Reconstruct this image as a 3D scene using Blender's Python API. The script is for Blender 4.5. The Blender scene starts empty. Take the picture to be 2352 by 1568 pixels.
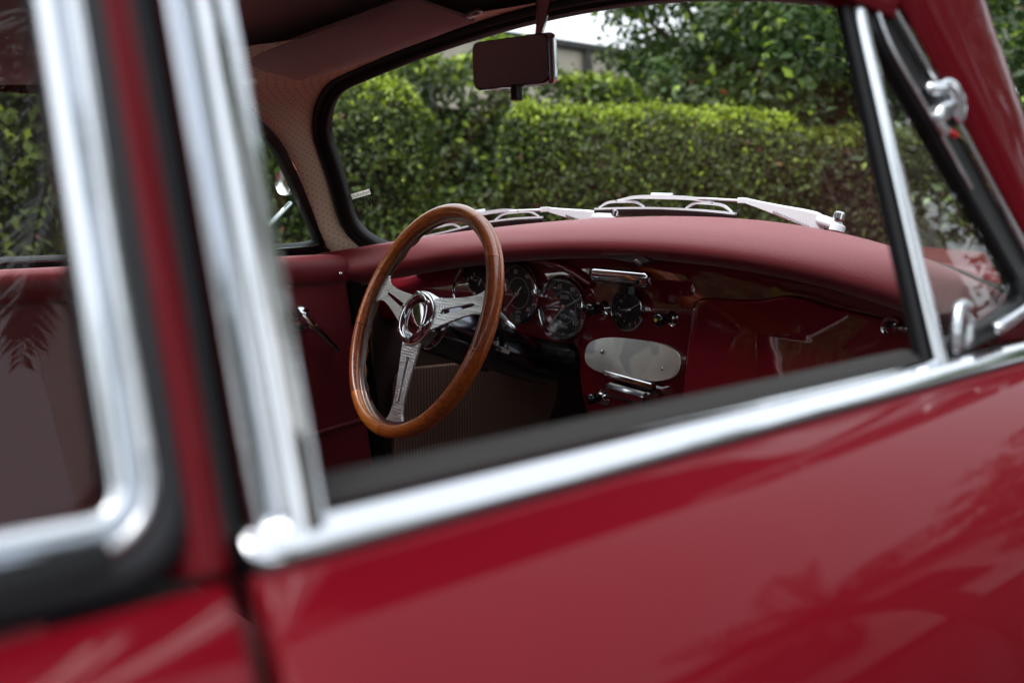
import bpy, bmesh, math, random
import numpy as np
from mathutils import Vector, Matrix
rnd = random.Random(7)
R_ = math.radians
sc = bpy.context.scene
col = sc.collection

# ------------------------------------------------------------------ camera
CAM = np.array([.97, -1.187, 1.02]); YAW = R_(48.1); PIT = R_(8.5); FPX = 2287.0
cD = np.array([-math.sin(YAW)*math.cos(PIT), math.cos(YAW)*math.cos(PIT), -math.sin(PIT)])
cR = np.array([math.cos(YAW), math.sin(YAW), 0.0]); cU = np.cross(cR, cD)
cam_d = bpy.data.cameras.new('camera'); cam = bpy.data.objects.new('camera', cam_d); col.objects.link(cam)
cam.matrix_world = Matrix(((cR[0], cU[0], -cD[0], CAM[0]), (cR[1], cU[1], -cD[1], CAM[1]), (cR[2], cU[2], -cD[2], CAM[2]), (0, 0, 0, 1)))
cam_d.sensor_width = 36; cam_d.lens = FPX/2352*36; cam_d.clip_start = .02; cam_d.clip_end = 2000
cam_d.dof.use_dof = True; cam_d.dof.focus_distance = 1.6; cam_d.dof.aperture_fstop = 4.0
sc.camera = cam
# ------------------------------------------------------------------ sky, sun, exposure
SUN_EL, SUN_AZ = 62, -165          # azimuth clockwise from the car's forward axis (+y)
w = bpy.data.worlds.new('World'); sc.world = w; w.use_nodes = True
nt = w.node_tree; bg = nt.nodes['Background']
sky = nt.nodes.new('ShaderNodeTexSky'); sky.sky_type = 'NISHITA'; sky.sun_disc = False
sky.sun_elevation = R_(SUN_EL); sky.sun_rotation = R_(SUN_AZ); sky.dust_density = 4.0; sky.air_density = 1.2; sky.ozone_density = 1.0
hs = nt.nodes.new('ShaderNodeHueSaturation'); hs.inputs['Saturation'].default_value = .28
nt.links.new(sky.outputs[0], hs.inputs['Color']); 
ov = nt.nodes.new('ShaderNodeMix'); ov.data_type = 'RGBA'; ov.inputs[0].default_value = .6; ov.inputs[7].default_value = (5.2, 5.6, 6.0, 1)   # even cloud cover
nt.links.new(hs.outputs[0], ov.inputs[6]); nt.links.new(ov.outputs[2], bg.inputs['Color'])
bg.inputs['Strength'].default_value = .11
sd = bpy.data.lights.new('sun', 'SUN'); sd.energy = 1.0; sd.angle = R_(45); sd.color = (1, .96, .9)
sun = bpy.data.objects.new('sun', sd); col.objects.link(sun)
sdir = Vector((math.sin(R_(SUN_AZ))*math.cos(R_(SUN_EL)), math.cos(R_(SUN_AZ))*math.cos(R_(SUN_EL)), math.sin(R_(SUN_EL))))
sun.rotation_euler = sdir.to_track_quat('Z', 'Y').to_euler()
vs = sc.view_settings; vs.view_transform = 'Standard'; vs.look = 'None'; vs.gamma = 1; vs.exposure = 1.7; vs.use_curve_mapping = False
cy = sc.cycles; cy.use_denoising = True; cy.max_bounces = 10; cy.transparent_max_bounces = 24; cy.glossy_bounces = 6; cy.diffuse_bounces = 5
cy.caustics_reflective = False; cy.caustics_refractive = False; cy.sample_clamp_indirect = 6.0

# ------------------------------------------------------------------ helpers
def ray(px, py): return cD + (px-1176)/FPX*cR + (784-py)/FPX*cU
def onx(px, py, x): r = ray(px, py); return CAM + (x-CAM[0])/r[0]*r
def ony(px, py, y): r = ray(px, py); return CAM + (y-CAM[1])/r[1]*r
def onz(px, py, z): r = ray(px, py); return CAM + (z-CAM[2])/r[2]*r
def ond(px, py, d): return CAM + d*ray(px, py)
def onpar(px, py, a, b):                       # on the upright surface y = a - b x^2 (the plan curve of cowl and screen foot)
    r = ray(px, py); A = b*r[0]**2; B = r[1]+2*b*CAM[0]*r[0]; K = CAM[1]-a+b*CAM[0]**2
    q = math.sqrt(max(B*B-4*A*K, 0)); t = min(t for t in ((-B+q)/(2*A), (-B-q)/(2*A)) if t > 0)
    return CAM + t*r
V = np.array
def nz(v): v = np.asarray(v, float); return v/np.linalg.norm(v)
def link(name, me, mat, parent=None, smooth=True):
    o = bpy.data.objects.new(name, me); col.objects.link(o)
    if mat is not None: me.materials.append(mat)
    if smooth: me.polygons.foreach_set('use_smooth', [True]*len(me.polygons))
    if parent is not None: o.parent = parent
    return o
def fix_normals(me):
    bm = bmesh.new(); bm.from_mesh(me); bmesh.ops.recalc_face_normals(bm, faces=bm.faces); bm.to_mesh(me); bm.free()
def mesh(name, vs_, fs, mat, parent=None, smooth=True, fix=True):
    me = bpy.data.meshes.new(name); me.from_pydata([tuple(map(float, v)) for v in vs_], [], fs)
    if fix: fix_normals(me)
    return link(name, me, mat, parent, smooth)
def autosmooth(o, ang=35):
    me = o.data; bm = bmesh.new(); bm.from_mesh(me)
    for e in bm.edges:
        if len(e.link_faces) == 2 and e.calc_face_angle(0) > R_(ang): e.smooth = False
    bm.to_mesh(me); bm.free(); return o
def bevel(o, wd, seg=3):
    m = o.modifiers.new('bevel', 'BEVEL'); m.width = wd; m.segments = seg; m.limit_method = 'ANGLE'; m.angle_limit = R_(35); return o
def solid(o, t, off=-1):
    m = o.modifiers.new('solid', 'SOLIDIFY'); m.thickness = t; m.offset = off; return o
def subsurf(o, n=2):
    m = o.modifiers.new('sub', 'SUBSURF'); m.levels = n; m.render_levels = n; return o
def loft(name, loops, mat, parent=None, closed=False, cap=True, ring=True, smooth=True, sharp=None):
    n = len(loops[0]); vv = [p for l in loops for p in l]; ff = []
    m = len(loops)
    for i in range(m if closed else m-1):
        a = i*n; b = ((i+1) % m)*n
        for j in range(n if ring else n-1):
            k = (j+1) % n; ff.append((a+j, a+k, b+k, b+j))
    if cap and not closed and ring: ff.append(tuple(range(n))[::-1]); ff.append(tuple(range((m-1)*n, m*n)))
    o = mesh(name, vv, ff, mat, parent, smooth)
    return autosmooth(o, sharp) if sharp else o
def sweep(name, path, sec, nrm, mat, parent=None, closed=False, ring=True, sharp=40, scale=None):
    path = [V(p, float) for p in path]; m = len(path); loops = []
    for i, p in enumerate(path):
        a = path[(i-1) % m] if (closed or i > 0) else p; b = path[(i+1) % m] if (closed or i < m-1) else p
        T = nz(b-a); N = V(nrm[i] if isinstance(nrm, list) else nrm, float); N = nz(N - T*(N@T)); B = np.cross(T, N)
        k = scale[i] if scale else 1
        loops.append([p + k*s*B + k*h*N for s, h in sec])
    return loft(name, loops, mat, parent, closed, True, ring, True, sharp)
def circ(r, n=12, ry=None): return [(r*math.cos(2*math.pi*i/n), (ry or r)*math.sin(2*math.pi*i/n)) for i in range(n)]
def anyn(path):
    d = nz(V(path[-1], float)-V(path[0], float)) if np.linalg.norm(V(path[-1], float)-V(path[0], float)) > 1e-6 else V([1, 0, 0.])
    return V([0, 0, 1.]) if abs(d[2]) < .8 else V([1., 0, 0])
def tube(name, path, r, mat, parent=None, n=12, closed=False, nrm=None):
    if isinstance(r, (list, tuple)): return sweep(name, path, circ(1, n), nrm if nrm is not None else anyn(path), mat, parent, closed, True, 60, list(r))
    return sweep(name, path, circ(r, n), nrm if nrm is not None else anyn(path), mat, parent, closed, True, 60)
def capsule(name, path, r, mat, parent=None, n=12, nrm=None, flat=1.0):
    path = [V(p, float) for p in path]; a = nz(path[0]-path[1]); b = nz(path[-1]-path[-2])
    pp = [path[0]+a*r*k for k in (.98, .8, .5)] + path + [path[-1]+b*r*k for k in (.5, .8, .98)]
    s = [.2, .6, .87] + [1]*len(path) + [.87, .6, .2]
    return sweep(name, pp, circ(r, n, r*flat), nrm if nrm is not None else anyn(path), mat, parent, False, True, 60, s)
def lathe(name, c, ax, prof, mat, parent=None, n=32, sharp=40):
    c = V(c, float); ax = nz(ax); t = V([0, 0, 1.]) if abs(ax[2]) < .9 else V([1., 0, 0]); e1 = nz(np.cross(t, ax)); e2 = np.cross(ax, e1)
    loops = [[c + h*ax + max(r, 1e-5)*(math.cos(2*math.pi*i/n)*e1 + math.sin(2*math.pi*i/n)*e2) for i in range(n)] for r, h in prof]
    return loft(name, loops, mat, parent, False, False, True, True, sharp)
def box(name, c, size, mat, parent=None, bev=.002, ex=(1, 0, 0), ez=(0, 0, 1), smooth=False):
    ex = nz(ex); ez = V(ez, float); ez = nz(ez-ex*(ez@ex)); ey = np.cross(ez, ex); c = V(c, float); vv = []
    for k in (-.5, .5):
        for a, b in ((-.5, -.5), (.5, -.5), (.5, .5), (-.5, .5)): vv.append(c+ex*size[0]*a+ey*size[1]*b+ez*size[2]*k)
    o = mesh(name, vv, [(0, 1, 2, 3), (4, 5, 6, 7), (0, 1, 5, 4), (1, 2, 6, 5), (2, 3, 7, 6), (3, 0, 4, 7)], mat, parent, smooth)
    if bev: bevel(o, bev)
    return o
def slab(name, outline, off, mat, parent=None, bev=0, smooth=False, seg=3):
    off = V(off, float); a = [V(p, float) for p in outline]; n = len(a)
    o = mesh(name, a+[p+off for p in a], [tuple(range(n)), tuple(range(n, 2*n))]+[(i, (i+1) % n, n+(i+1) % n, n+i) for i in range(n)], mat, parent, smooth)
    if bev: bevel(o, bev, seg)
    return o
def grid(name, f, nu, nv, mat, parent=None, thick=0, off=-1, sharp=None):
    vv = [f(i/nu, j/nv) for j in range(nv+1) for i in range(nu+1)]
    ff = [(j*(nu+1)+i, j*(nu+1)+i+1, (j+1)*(nu+1)+i+1, (j+1)*(nu+1)+i) for j in range(nv) for i in range(nu)]
    o = mesh(name, vv, ff, mat, parent, True, False)
    if thick: solid(o, thick, off)
    return o
def empty(name, loc=(0, 0, 0)):
    o = bpy.data.objects.new(name, None); col.objects.link(o); o.location = loc; return o
def tag(o, label, cat=None, group=None, kind=None):
    if label: o['label'] = label
    if cat: o['category'] = cat
    if group: o['group'] = group
    if kind: o['kind'] = kind
    return o
def smooth_path(pts, n=8, closed=False):
    P = [V(p, float) for p in pts]; m = len(P); out = []
    for i in range(m if closed else m-1):
        p0 = P[(i-1) % m] if closed or i > 0 else 2*P[0]-P[1]; p1 = P[i]; p2 = P[(i+1) % m]; p3 = P[(i+2) % m] if closed or i < m-2 else 2*P[-1]-P[-2]
        for k in range(n):
            t = k/n; out.append(.5*((2*p1)+(-p0+p2)*t+(2*p0-5*p1+4*p2-p3)*t*t+(-p0+3*p1-3*p2+p3)*t**3))
    if not closed: out.append(P[-1])
    return out
def round_poly(pts, rads, n=6):                    # rounds the corners of a closed polygon (any dimension)
    P = [V(p, float) for p in pts]; m = len(P); out = []
    if not isinstance(rads, (list, tuple)): rads = [rads]*m
    for i in range(m):
        a, b, c = P[i-1], P[i], P[(i+1) % m]; r = rads[i]
        r1 = min(r, .48*np.linalg.norm(a-b)); r2 = min(r, .48*np.linalg.norm(c-b))
        s, e = b+nz(a-b)*r1, b+nz(c-b)*r2
        for k in range(n+1):
            t = k/n; out.append((1-t)**2*s+2*t*(1-t)*b+t*t*e)
    return out
_font_jobs = []
def glyphs(txt, size, c, ex, ez, align='CENTER'):
    return (txt, size, V(c, float), nz(ex), nz(ez), align)
def text_mesh(name, items, mat, parent, lift=(0, 0, 0), extra=None):
    vv, ff = [], []
    for txt, size, c, ex, ez, al in items:
        cu = bpy.data.curves.new('t', 'FONT'); cu.body = txt; cu.size = size; cu.align_x = al; cu.align_y = 'CENTER'; cu.resolution_u = 3
        ob = bpy.data.objects.new('t', cu); col.objects.link(ob)
        dg = bpy.context.evaluated_depsgraph_get(); me = bpy.data.meshes.new_from_object(ob.evaluated_get(dg))
        b = len(vv); vv += [c + v.co.x*ex + v.co.y*ez for v in me.vertices]; ff += [tuple(b+i for i in p.vertices) for p in me.polygons]
        bpy.data.objects.remove(ob); bpy.data.curves.remove(cu); bpy.data.meshes.remove(me)
    if extra:
        for q in extra: b = len(vv); vv += list(q); ff.append(tuple(range(b, b+len(q))))
    return mesh(name, vv, ff, mat, parent, False, False)

# ------------------------------------------------------------------ materials
def mat(name, base=(.5, .5, .5), rough=.5, metal=0, coat=0, spec=.5, **kw):
    m = bpy.data.materials.new(name); m.use_nodes = True; b = m.node_tree.nodes['Principled BSDF']
    b.inputs['Base Color'].default_value = (*base, 1); b.inputs['Roughness'].default_value = rough; b.inputs['Metallic'].default_value = metal
    b.inputs['Coat Weight'].default_value = coat; b.inputs['Coat Roughness'].default_value = .03; b.inputs['Specular IOR Level'].default_value = spec
    for k, v in kw.items(): b.inputs[k.replace('_', ' ')].default_value = v
    return m
def N(m, t): return m.node_tree.nodes.new(t)
def L(m, a, b): m.node_tree.links.new(a, b)
def P(m): return m.node_tree.nodes['Principled BSDF']
def coords(m, scale=(1, 1, 1)):
    t = N(m, 'ShaderNodeTexCoord'); mp = N(m, 'ShaderNodeMapping'); mp.inputs['Scale'].default_value = scale; L(m, t.outputs['Object'], mp.inputs['Vector']); return mp.outputs[0]
def noise(m, scale, detail=3, rough=.5, sc3=(1, 1, 1)):
    n = N(m, 'ShaderNodeTexNoise'); n.inputs['Scale'].default_value = scale; n.inputs['Detail'].default_value = detail; n.inputs['Roughness'].default_value = rough
    L(m, coords(m, sc3), n.inputs['Vector']); return n
def ramp(m, src, stops):
    r = N(m, 'ShaderNodeValToRGB'); L(m, src, r.inputs[0]); e = r.color_ramp.elements
    while len(e) < len(stops): e.new(.5)
    for x, (p, c) in zip(e, stops): x.position = p; x.color = (*c, 1)
    return r.outputs[0]
def bump(m, src, st, dist=.001):
    b = N(m, 'ShaderNodeBump'); b.inputs['Strength'].default_value = st; b.inputs['Distance'].default_value = dist; L(m, src, b.inputs['Height']); L(m, b.outputs[0], P(m).inputs['Normal']); return b
def var(m, c1, c2, scale, detail=3, sc3=(1, 1, 1)):
    n = noise(m, scale, detail, .55, sc3); L(m, ramp(m, n.outputs[0], [(.3, c1), (.7, c2)]), P(m).inputs['Base Color']); return n
def rvar(m, lo, hi, scale):
    n = noise(m, scale, 4); mr = N(m, 'ShaderNodeMapRange'); mr.inputs['From Min'].default_value = .3; mr.inputs['From Max'].default_value = .7
    mr.inputs['To Min'].default_value = lo; mr.inputs['To Max'].default_value = hi; L(m, n.outputs[0], mr.inputs['Value']); L(m, mr.outputs[0], P(m).inputs['Roughness'])

PAINT = mat('ruby_paint', (.108, .0009, .0052), .6, 0, .30, .03); n_ = noise(PAINT, 900, 2); bump(PAINT, n_.outputs[0], .012, .0004)
PAINT_DASH = mat('ruby_dash_paint', (.23, .004, .016), .5, 0, 1.0, .2, Coat_IOR=2.0); n_ = noise(PAINT_DASH, 14, 2); bump(PAINT_DASH, n_.outputs[0], .10, .004); PAINT_DASH.node_tree.links.new(PAINT_DASH.node_tree.nodes['Bump'].outputs[0], P(PAINT_DASH).inputs['Coat Normal'])
VINYL = mat('oxblood_vinyl', (.255, .024, .036), .44, spec=.55, Sheen_Weight=.3, Sheen_Roughness=.4); v_ = N(VINYL, 'ShaderNodeTexVoronoi'); v_.inputs['Scale'].default_value = 560; L(VINYL, coords(VINYL), v_.inputs['Vector']); bump(VINYL, v_.outputs[0], .5, .0006)
CREAM = mat('cream_perforated_vinyl', (.80, .78, .58), .5)
def perforate(m, base, k=128):
    t = N(m, 'ShaderNodeTexCoord'); mp = N(m, 'ShaderNodeMapping'); mp.inputs['Rotation'].default_value = (R_(28), 0, 0); mp.inputs['Scale'].default_value = (0, k, k); L(m, t.outputs['Object'], mp.inputs['Vector'])
    f = N(m, 'ShaderNodeVectorMath'); f.operation = 'FRACTION'; L(m, mp.outputs[0], f.inputs[0])
    d = N(m, 'ShaderNodeVectorMath'); d.operation = 'DISTANCE'; d.inputs[1].default_value = (0, .5, .5); L(m, f.outputs[0], d.inputs[0])
    L(m, ramp(m, d.outputs['Value'], [(.11, (.34, .31, .23)), (.16, base)]), P(m).inputs['Base Color'])
perforate(CREAM, (.80, .78, .58))
LINER = mat('beige_headliner', (.50, .44, .42), .8); n_ = noise(LINER, 500); bump(LINER, n_.outputs[0], .3, .0005)
CHROME = mat('chrome', (.66, .68, .71), .05, 1.0); rvar(CHROME, .03, .09, 30)
CHROME_B = mat('brushed_stainless', (.62, .60, .57), .3, 1.0)
ALU = mat('patterned_aluminium', (.78, .78, .77), .36, 1.0); v_ = N(ALU, 'ShaderNodeTexVoronoi'); v_.inputs['Scale'].default_value = 230; v_.inputs['Randomness'].default_value = .35; L(ALU, coords(ALU), v_.inputs['Vector']); bump(ALU, v_.outputs[0], .5, .0022)
ALU_P = mat('polished_aluminium', (.75, .75, .74), .22, 1.0)
SILVER = mat('silver_wiper_paint', (.76, .83, .90), .35, .0); SILVER.node_tree.nodes['Principled BSDF'].inputs['Coat Weight'].default_value = .4
BLACK = mat('black_rubber', (.005, .005, .006), .42, spec=.3); n_ = noise(BLACK, 300); bump(BLACK, n_.outputs[0], .15, .0005)
GREYRUB = mat('grey_rubber', (.011, .011, .014), .5, spec=.35); n_ = noise(GREYRUB, 200); bump(GREYRUB, n_.outputs[0], .2, .0005)
GLOSSB = mat('gloss_black', (.008, .008, .010), .12, 0, .6)
DARK = mat('dark_interior', (.018, .012, .014), .7)
DIAL = mat('dial_black', (.010, .010, .012), .45)
PRINT = mat('dial_print', (.85, .86, .82), .6)
YELLOW = mat('yellow_dot', (.7, .5, .03), .4)
CARPET = mat('ribbed_carpet', (.14, .085, .06), .95, spec=.1)
wv = N(CARPET, 'ShaderNodeTexWave'); wv.bands_direction = 'Y'; wv.inputs['Scale'].default_value = 42; wv.inputs['Distortion'].default_value = .4; wv.inputs['Detail'].default_value = 2; L(CARPET, coords(CARPET), wv.inputs['Vector'])
L(CARPET, ramp(CARPET, wv.outputs[0], [(.2, (.20, .125, .095)), (.8, (.34, .215, .165))]), P(CARPET).inputs['Base Color']); bump(CARPET, wv.outputs[0], .5, .002)
CARPET_D = mat('dark_carpet', (.09, .06, .052), .95, spec=.1); n_ = noise(CARPET_D, 700); bump(CARPET_D, n_.outputs[0], .8, .002)
def wood(name, c1, c2, rot):
    m = mat(name, c1, .35, 0, 1.0); t = N(m, 'ShaderNodeTexCoord'); mp = N(m, 'ShaderNodeMapping'); mp.inputs['Rotation'].default_value = rot; mp.inputs['Scale'].default_value = (4, 45, 45)
    L(m, t.outputs['Object'], mp.inputs['Vector']); n = N(m, 'ShaderNodeTexNoise'); n.inputs['Scale'].default_value = 4; n.inputs['Detail'].default_value = 3; n.inputs['Distortion'].default_value = .25; L(m, mp.outputs[0], n.inputs['Vector'])
    L(m, ramp(m, n.outputs[0], [(.28, tuple(.45*a+.55*b for a, b in zip(c1, c2))), (.5, c1), (.75, tuple(1.25*x for x in c1))]), P(m).inputs['Base Color']); return m
WOODS = [wood('mahogany_a', (.58, .135, .022), (.20, .045, .013), (0, 0, .4)), wood('mahogany_b', (.80, .23, .030), (.30, .075, .016), (0, .6, 1.2)),
         wood('mahogany_c', (.40, .088, .020), (.14, .032, .011), (.5, 0, 2.1)), wood('mahogany_d', (.66, .170, .025), (.22, .052, .014), (.2, .9, .1))]
def glass(name, tint=(1, 1, 1), r0=.04, rough=0.0, grz=1.0):       # clear pane: Schlick reflection over straight-through transmission
    m = bpy.data.materials.new(name); m.use_nodes = True; m.node_tree.nodes.remove(P(m)); out = m.node_tree.nodes['Material Output']
    tr = N(m, 'ShaderNodeBsdfTransparent'); tr.inputs[0].default_value = (*tint, 1); gl = N(m, 'ShaderNodeBsdfGlossy'); gl.inputs['Roughness'].default_value = rough
    lw = N(m, 'ShaderNodeLayerWeight'); lw.inputs[0].default_value = .5; pw = N(m, 'ShaderNodeMath'); pw.operation = 'POWER'; pw.inputs[1].default_value = 5; L(m, lw.outputs['Facing'], pw.inputs[0])
    ma = N(m, 'ShaderNodeMath'); ma.operation = 'MULTIPLY_ADD'; ma.inputs[1].default_value = (1-r0)*grz; ma.inputs[2].default_value = r0; L(m, pw.outputs[0], ma.inputs[0])
    mx = N(m, 'ShaderNodeMixShader'); L(m, ma.outputs[0], mx.inputs[0]); L(m, tr.outputs[0], mx.inputs[1]); L(m, gl.outputs[0], mx.inputs[2]); L(m, mx.outputs[0], out.inputs[0])
    return m
GLASS = glass('window_glass', (.985, .995, .985), .016); GLASS_W = glass('windscreen_glass', (.985, .992, .985), .015, 0, .5); GLASS_D = glass('dial_glass', (.98, .98, .98), .04); GLASS_V = glass('vent_glass', (.93, .98, .95), .03)
MIRROR = mat('mirror_glass', (.88, .87, .87), .04, 1.0)
PLASTIC = mat('smoked_plastic', (.09, .07, .075), .3)
RED_L = mat('red_lens', (.45, .01, .015), .2)
PAPER = mat('paper_sticker', (.75, .72, .62), .7); m_ = PAPER; tl_ = N(m_, 'ShaderNodeBsdfTranslucent'); tl_.inputs[0].default_value = (.8, .78, .68, 1); mx_ = N(m_, 'ShaderNodeMixShader'); mx_.inputs[0].default_value = .6; L(m_, P(m_).outputs[0], mx_.inputs[1]); L(m_, tl_.outputs[0], mx_.inputs[2]); L(m_, mx_.outputs[0], m_.node_tree.nodes['Material Output'].inputs[0])
INK = mat('black_ink', (.02, .02, .02), .7)
TYRE = mat('tyre_rubber', (.02, .02, .02), .8)

# ------------------------------------------------------------------ setting: ground, white house, background house
def leafmat(name, trans=.35, rough=.45):
    m = mat(name, (.08, .12, .03), rough, spec=.4); a = N(m, 'ShaderNodeAttribute'); a.attribute_name = 'leaf_colour'; L(m, a.outputs['Color'], P(m).inputs['Base Color'])
    out = m.node_tree.nodes['Material Output']; tl = N(m, 'ShaderNodeBsdfTranslucent'); L(m, a.outputs['Color'], tl.inputs[0]); mx = N(m, 'ShaderNodeMixShader'); mx.inputs[0].default_value = trans
    L(m, P(m).outputs[0], mx.inputs[1]); L(m, tl.outputs[0], mx.inputs[2]); L(m, mx.outputs[0], out.inputs[0]); return m
LEAF = leafmat('leaf'); BARK = mat('bark', (.10, .07, .05), .9); var(BARK, (.06, .042, .03), (.15, .11, .08), 14, 5, (1, 1, .2)); n_ = noise(BARK, 30, 5, .6, (1, 1, .2)); bump(BARK, n_.outputs[0], .6, .02)
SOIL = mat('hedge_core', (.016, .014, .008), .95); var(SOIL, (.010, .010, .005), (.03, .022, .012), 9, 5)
ASPH = mat('asphalt', (.06, .06, .062), .85); var(ASPH, (.045, .045, .047), (.085, .083, .08), 3, 8); n_ = noise(ASPH, 180, 4); bump(ASPH, n_.outputs[0], .5, .004)
STUCCO = mat('white_stucco', (.78, .77, .75), .85); n_ = var(STUCCO, (.72, .71, .69), (.82, .81, .79), 1.3, 6); n_ = noise(STUCCO, 60, 4); bump(STUCCO, n_.outputs[0], .3, .004)
CREAMW = mat('cream_render', (.58, .52, .42), .85); var(CREAMW, (.52, .46, .37), (.63, .57, .46), 1.2, 5)
FASCIA = mat('dark_fascia', (.03, .028, .028), .6); GREYW = mat('grey_wall', (.20, .19, .18), .85); var(GREYW, (.15, .145, .14), (.26, .25, .24), 1.5, 6)
DGLASS = mat('house_window_glass', (.02, .025, .03), .05, 0, 0, .8)
FRAME = mat('house_window_frame', (.10, .09, .085), .5)

g = mesh('ground', [(-300, -300, 0), (300, -300, 0), (300, 300, 0), (-300, 300, 0)], [(0, 1, 2, 3)], ASPH, None, False, False); g['kind'] = 'structure'
# ------------------------------------------------------------------ foliage builder
def leaves(name, pts, nrm, size, colr, parent, seed=0, slim=.55):
    rg = np.random.default_rng(seed); n = len(pts); pts = np.asarray(pts); nrm = np.asarray(nrm, float)
    nrm = nrm + rg.normal(size=(n, 3))*.55; nrm /= np.linalg.norm(nrm, axis=1)[:, None]
    a = rg.normal(size=(n, 3)); a[:, 2] -= .5; a -= nrm*(a*nrm).sum(1)[:, None]; a /= np.linalg.norm(a, axis=1)[:, None]; b = np.cross(nrm, a)
    s = (size*(.65+.7*rg.random(n)))[:, None]
    base = pts - a*s*.5; tip = pts + a*s*.5 - nrm*s*.08; wl = slim*s*.5; fold = nrm*s*.10
    l1 = pts - a*s*.08 + b*wl + fold; r1 = pts - a*s*.08 - b*wl + fold
    vv = np.stack([base, r1, tip, l1], 1).reshape(-1, 3)
    idx = np.arange(n)*4; tri = np.stack([idx, idx+1, idx+2, idx, idx+2, idx+3], 1).reshape(-1)
    me = bpy.data.meshes.new(name); me.vertices.add(4*n); me.vertices.foreach_set('co', vv.ravel().astype(np.float32))
    me.loops.add(6*n); me.loops.foreach_set('vertex_index', tri.astype(np.int32)); me.polygons.add(2*n); me.polygons.foreach_set('loop_start', np.arange(0, 6*n, 3, dtype=np.int32))
    me.update(calc_edges=True)
    ca = me.color_attributes.new('leaf_colour', 'FLOAT_COLOR', 'POINT'); c4 = np.ones((n, 4), np.float32); c4[:, :3] = colr
    ca.data.foreach_set('color', np.repeat(c4, 4, 0).ravel())
    o = link(name, me, LEAF, parent, False); o['kind'] = 'stuff'; return o
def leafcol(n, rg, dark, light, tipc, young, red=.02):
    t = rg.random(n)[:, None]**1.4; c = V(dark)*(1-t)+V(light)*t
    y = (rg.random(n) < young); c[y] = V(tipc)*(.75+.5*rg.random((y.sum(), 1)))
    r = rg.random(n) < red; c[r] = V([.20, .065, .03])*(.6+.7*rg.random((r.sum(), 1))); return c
hD = nz([cD[0], cD[1], 0]); hR = cR
def place(u, d, z=0): return V([CAM[0], CAM[1], 0]) + hR*u + hD*d + V([0, 0, z])
def lump(x, y, z, s, seed):            # cheap smooth pseudo noise
    return (np.sin(x*s*1.7+seed)+np.sin(y*s*2.3+seed*2.1+x*s)+np.sin(z*s*1.9+seed*.7+y*s*.8)+np.sin((x+z)*s*3.7+seed*3))/4
def hedge(label, o0, ax, ay, lx, ly, h, dens, leaf, cols, seed, htop=None, lumpy=.06, group='clipped hedges beyond the car', lit_young_top=.75, name='hedge'):
    # rectangular hedge: corner o0, length lx along ax (the front), depth ly along ay, height h
    rg = np.random.default_rng(seed); ax = V(ax); ay = V(ay); root = empty(name, tuple(o0)); H = htop or (lambda a: h)
    tag(root, label, 'hedge', group)
    nf = int(dens*lx*h); nt_ = int(dens*lx*ly*1.1); ns = int(dens*ly*h)
    A, B, Z, NN = [], [], [], []
    a = rg.random(nf)*lx; z = rg.random(nf)*V([H(q) for q in a]); A.append(a); B.append(rg.normal(size=nf)*.05+np.abs(rg.normal(size=nf))*.06); Z.append(z); NN.append(np.tile(-ay+V([0, 0, .35]), (nf, 1)))
    a = rg.random(nt_)*lx; A.append(a); B.append(rg.random(nt_)*ly); Z.append(V([H(q) for q in a])+rg.normal(size=nt_)*.03+.02-np.abs(rg.normal(size=nt_))*.05); NN.append(np.tile(V([0, 0, 1.])-ay*.2, (nt_, 1)))
    for e, sg in ((0, -1), (lx, 1)):
        b = rg.random(ns)*ly; A.append(np.full(ns, e)-sg*np.abs(rg.normal(size=ns))*.06); B.append(b); Z.append(rg.random(ns)*H(e)); NN.append(np.tile(ax*sg+V([0, 0, .3]), (ns, 1)))
    A = np.concatenate(A); B = np.concatenate(B); Z = np.concatenate(Z); NN = np.concatenate(NN)
    HT = V([H(min(max(q, 0), lx)) for q in A])
    rnd_ = np.clip((Z-(HT-.18))/.18, 0, 1)             # rounded shoulders
    B = np.where(B < .2, B + rnd_**2*.13, B); A = A + np.where(A < .15, 1, 0)*rnd_**2*.1 - np.where(A > lx-.15, 1, 0)*rnd_**2*.1
    L_ = lump(A, B, Z, 2.6, seed)*lumpy + lump(A, B, Z, 7.0, seed+5)*lumpy*.6
    W_ = A[:, None]*ax + B[:, None]*ay - ay*L_[:, None]; W_[:, 2] += Z + L_*.5*rnd_
    keep = lump(A, B*2, Z, 5.2, seed+9) > -.62; keep &= Z > .03
    W_, NN, rn = W_[keep], NN[keep], rnd_[keep]; n = len(W_)
    c = leafcol(n, rg, *cols, .06, .008); top = rg.random(n) < rn**2*lit_young_top; c[top] = V(cols[2])*(.7+.6*rg.random((top.sum(), 1)))  # upper leaves yellower: new growth plus overhead light put into the colour
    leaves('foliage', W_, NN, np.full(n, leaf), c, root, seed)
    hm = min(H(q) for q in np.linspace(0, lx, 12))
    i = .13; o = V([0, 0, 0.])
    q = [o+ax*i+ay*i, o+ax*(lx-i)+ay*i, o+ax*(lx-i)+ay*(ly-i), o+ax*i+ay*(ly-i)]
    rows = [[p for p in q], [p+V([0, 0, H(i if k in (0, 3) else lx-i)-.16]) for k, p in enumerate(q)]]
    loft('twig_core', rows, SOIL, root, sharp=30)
    for k in range(10):                                # bare stems seen in the gaps
        p0 = ax*(lx*(.05+.9*rg.random()))+ay*(.1+.05*rg.random())+V([0, 0, .02]); p = p0.copy(); path = [p.copy()]
        for j in range(5): p = p + ax*rg.normal()*.09 - ay*.012*rg.random() + V([0, 0, h*.17]); path.append(p.copy())
        tube('stem', smooth_path(path, 3), [.012]*16, BARK, root, 6)
    return root
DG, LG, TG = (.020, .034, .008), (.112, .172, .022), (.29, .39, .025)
hd, hr = tuple(hD), tuple(hR)
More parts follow.
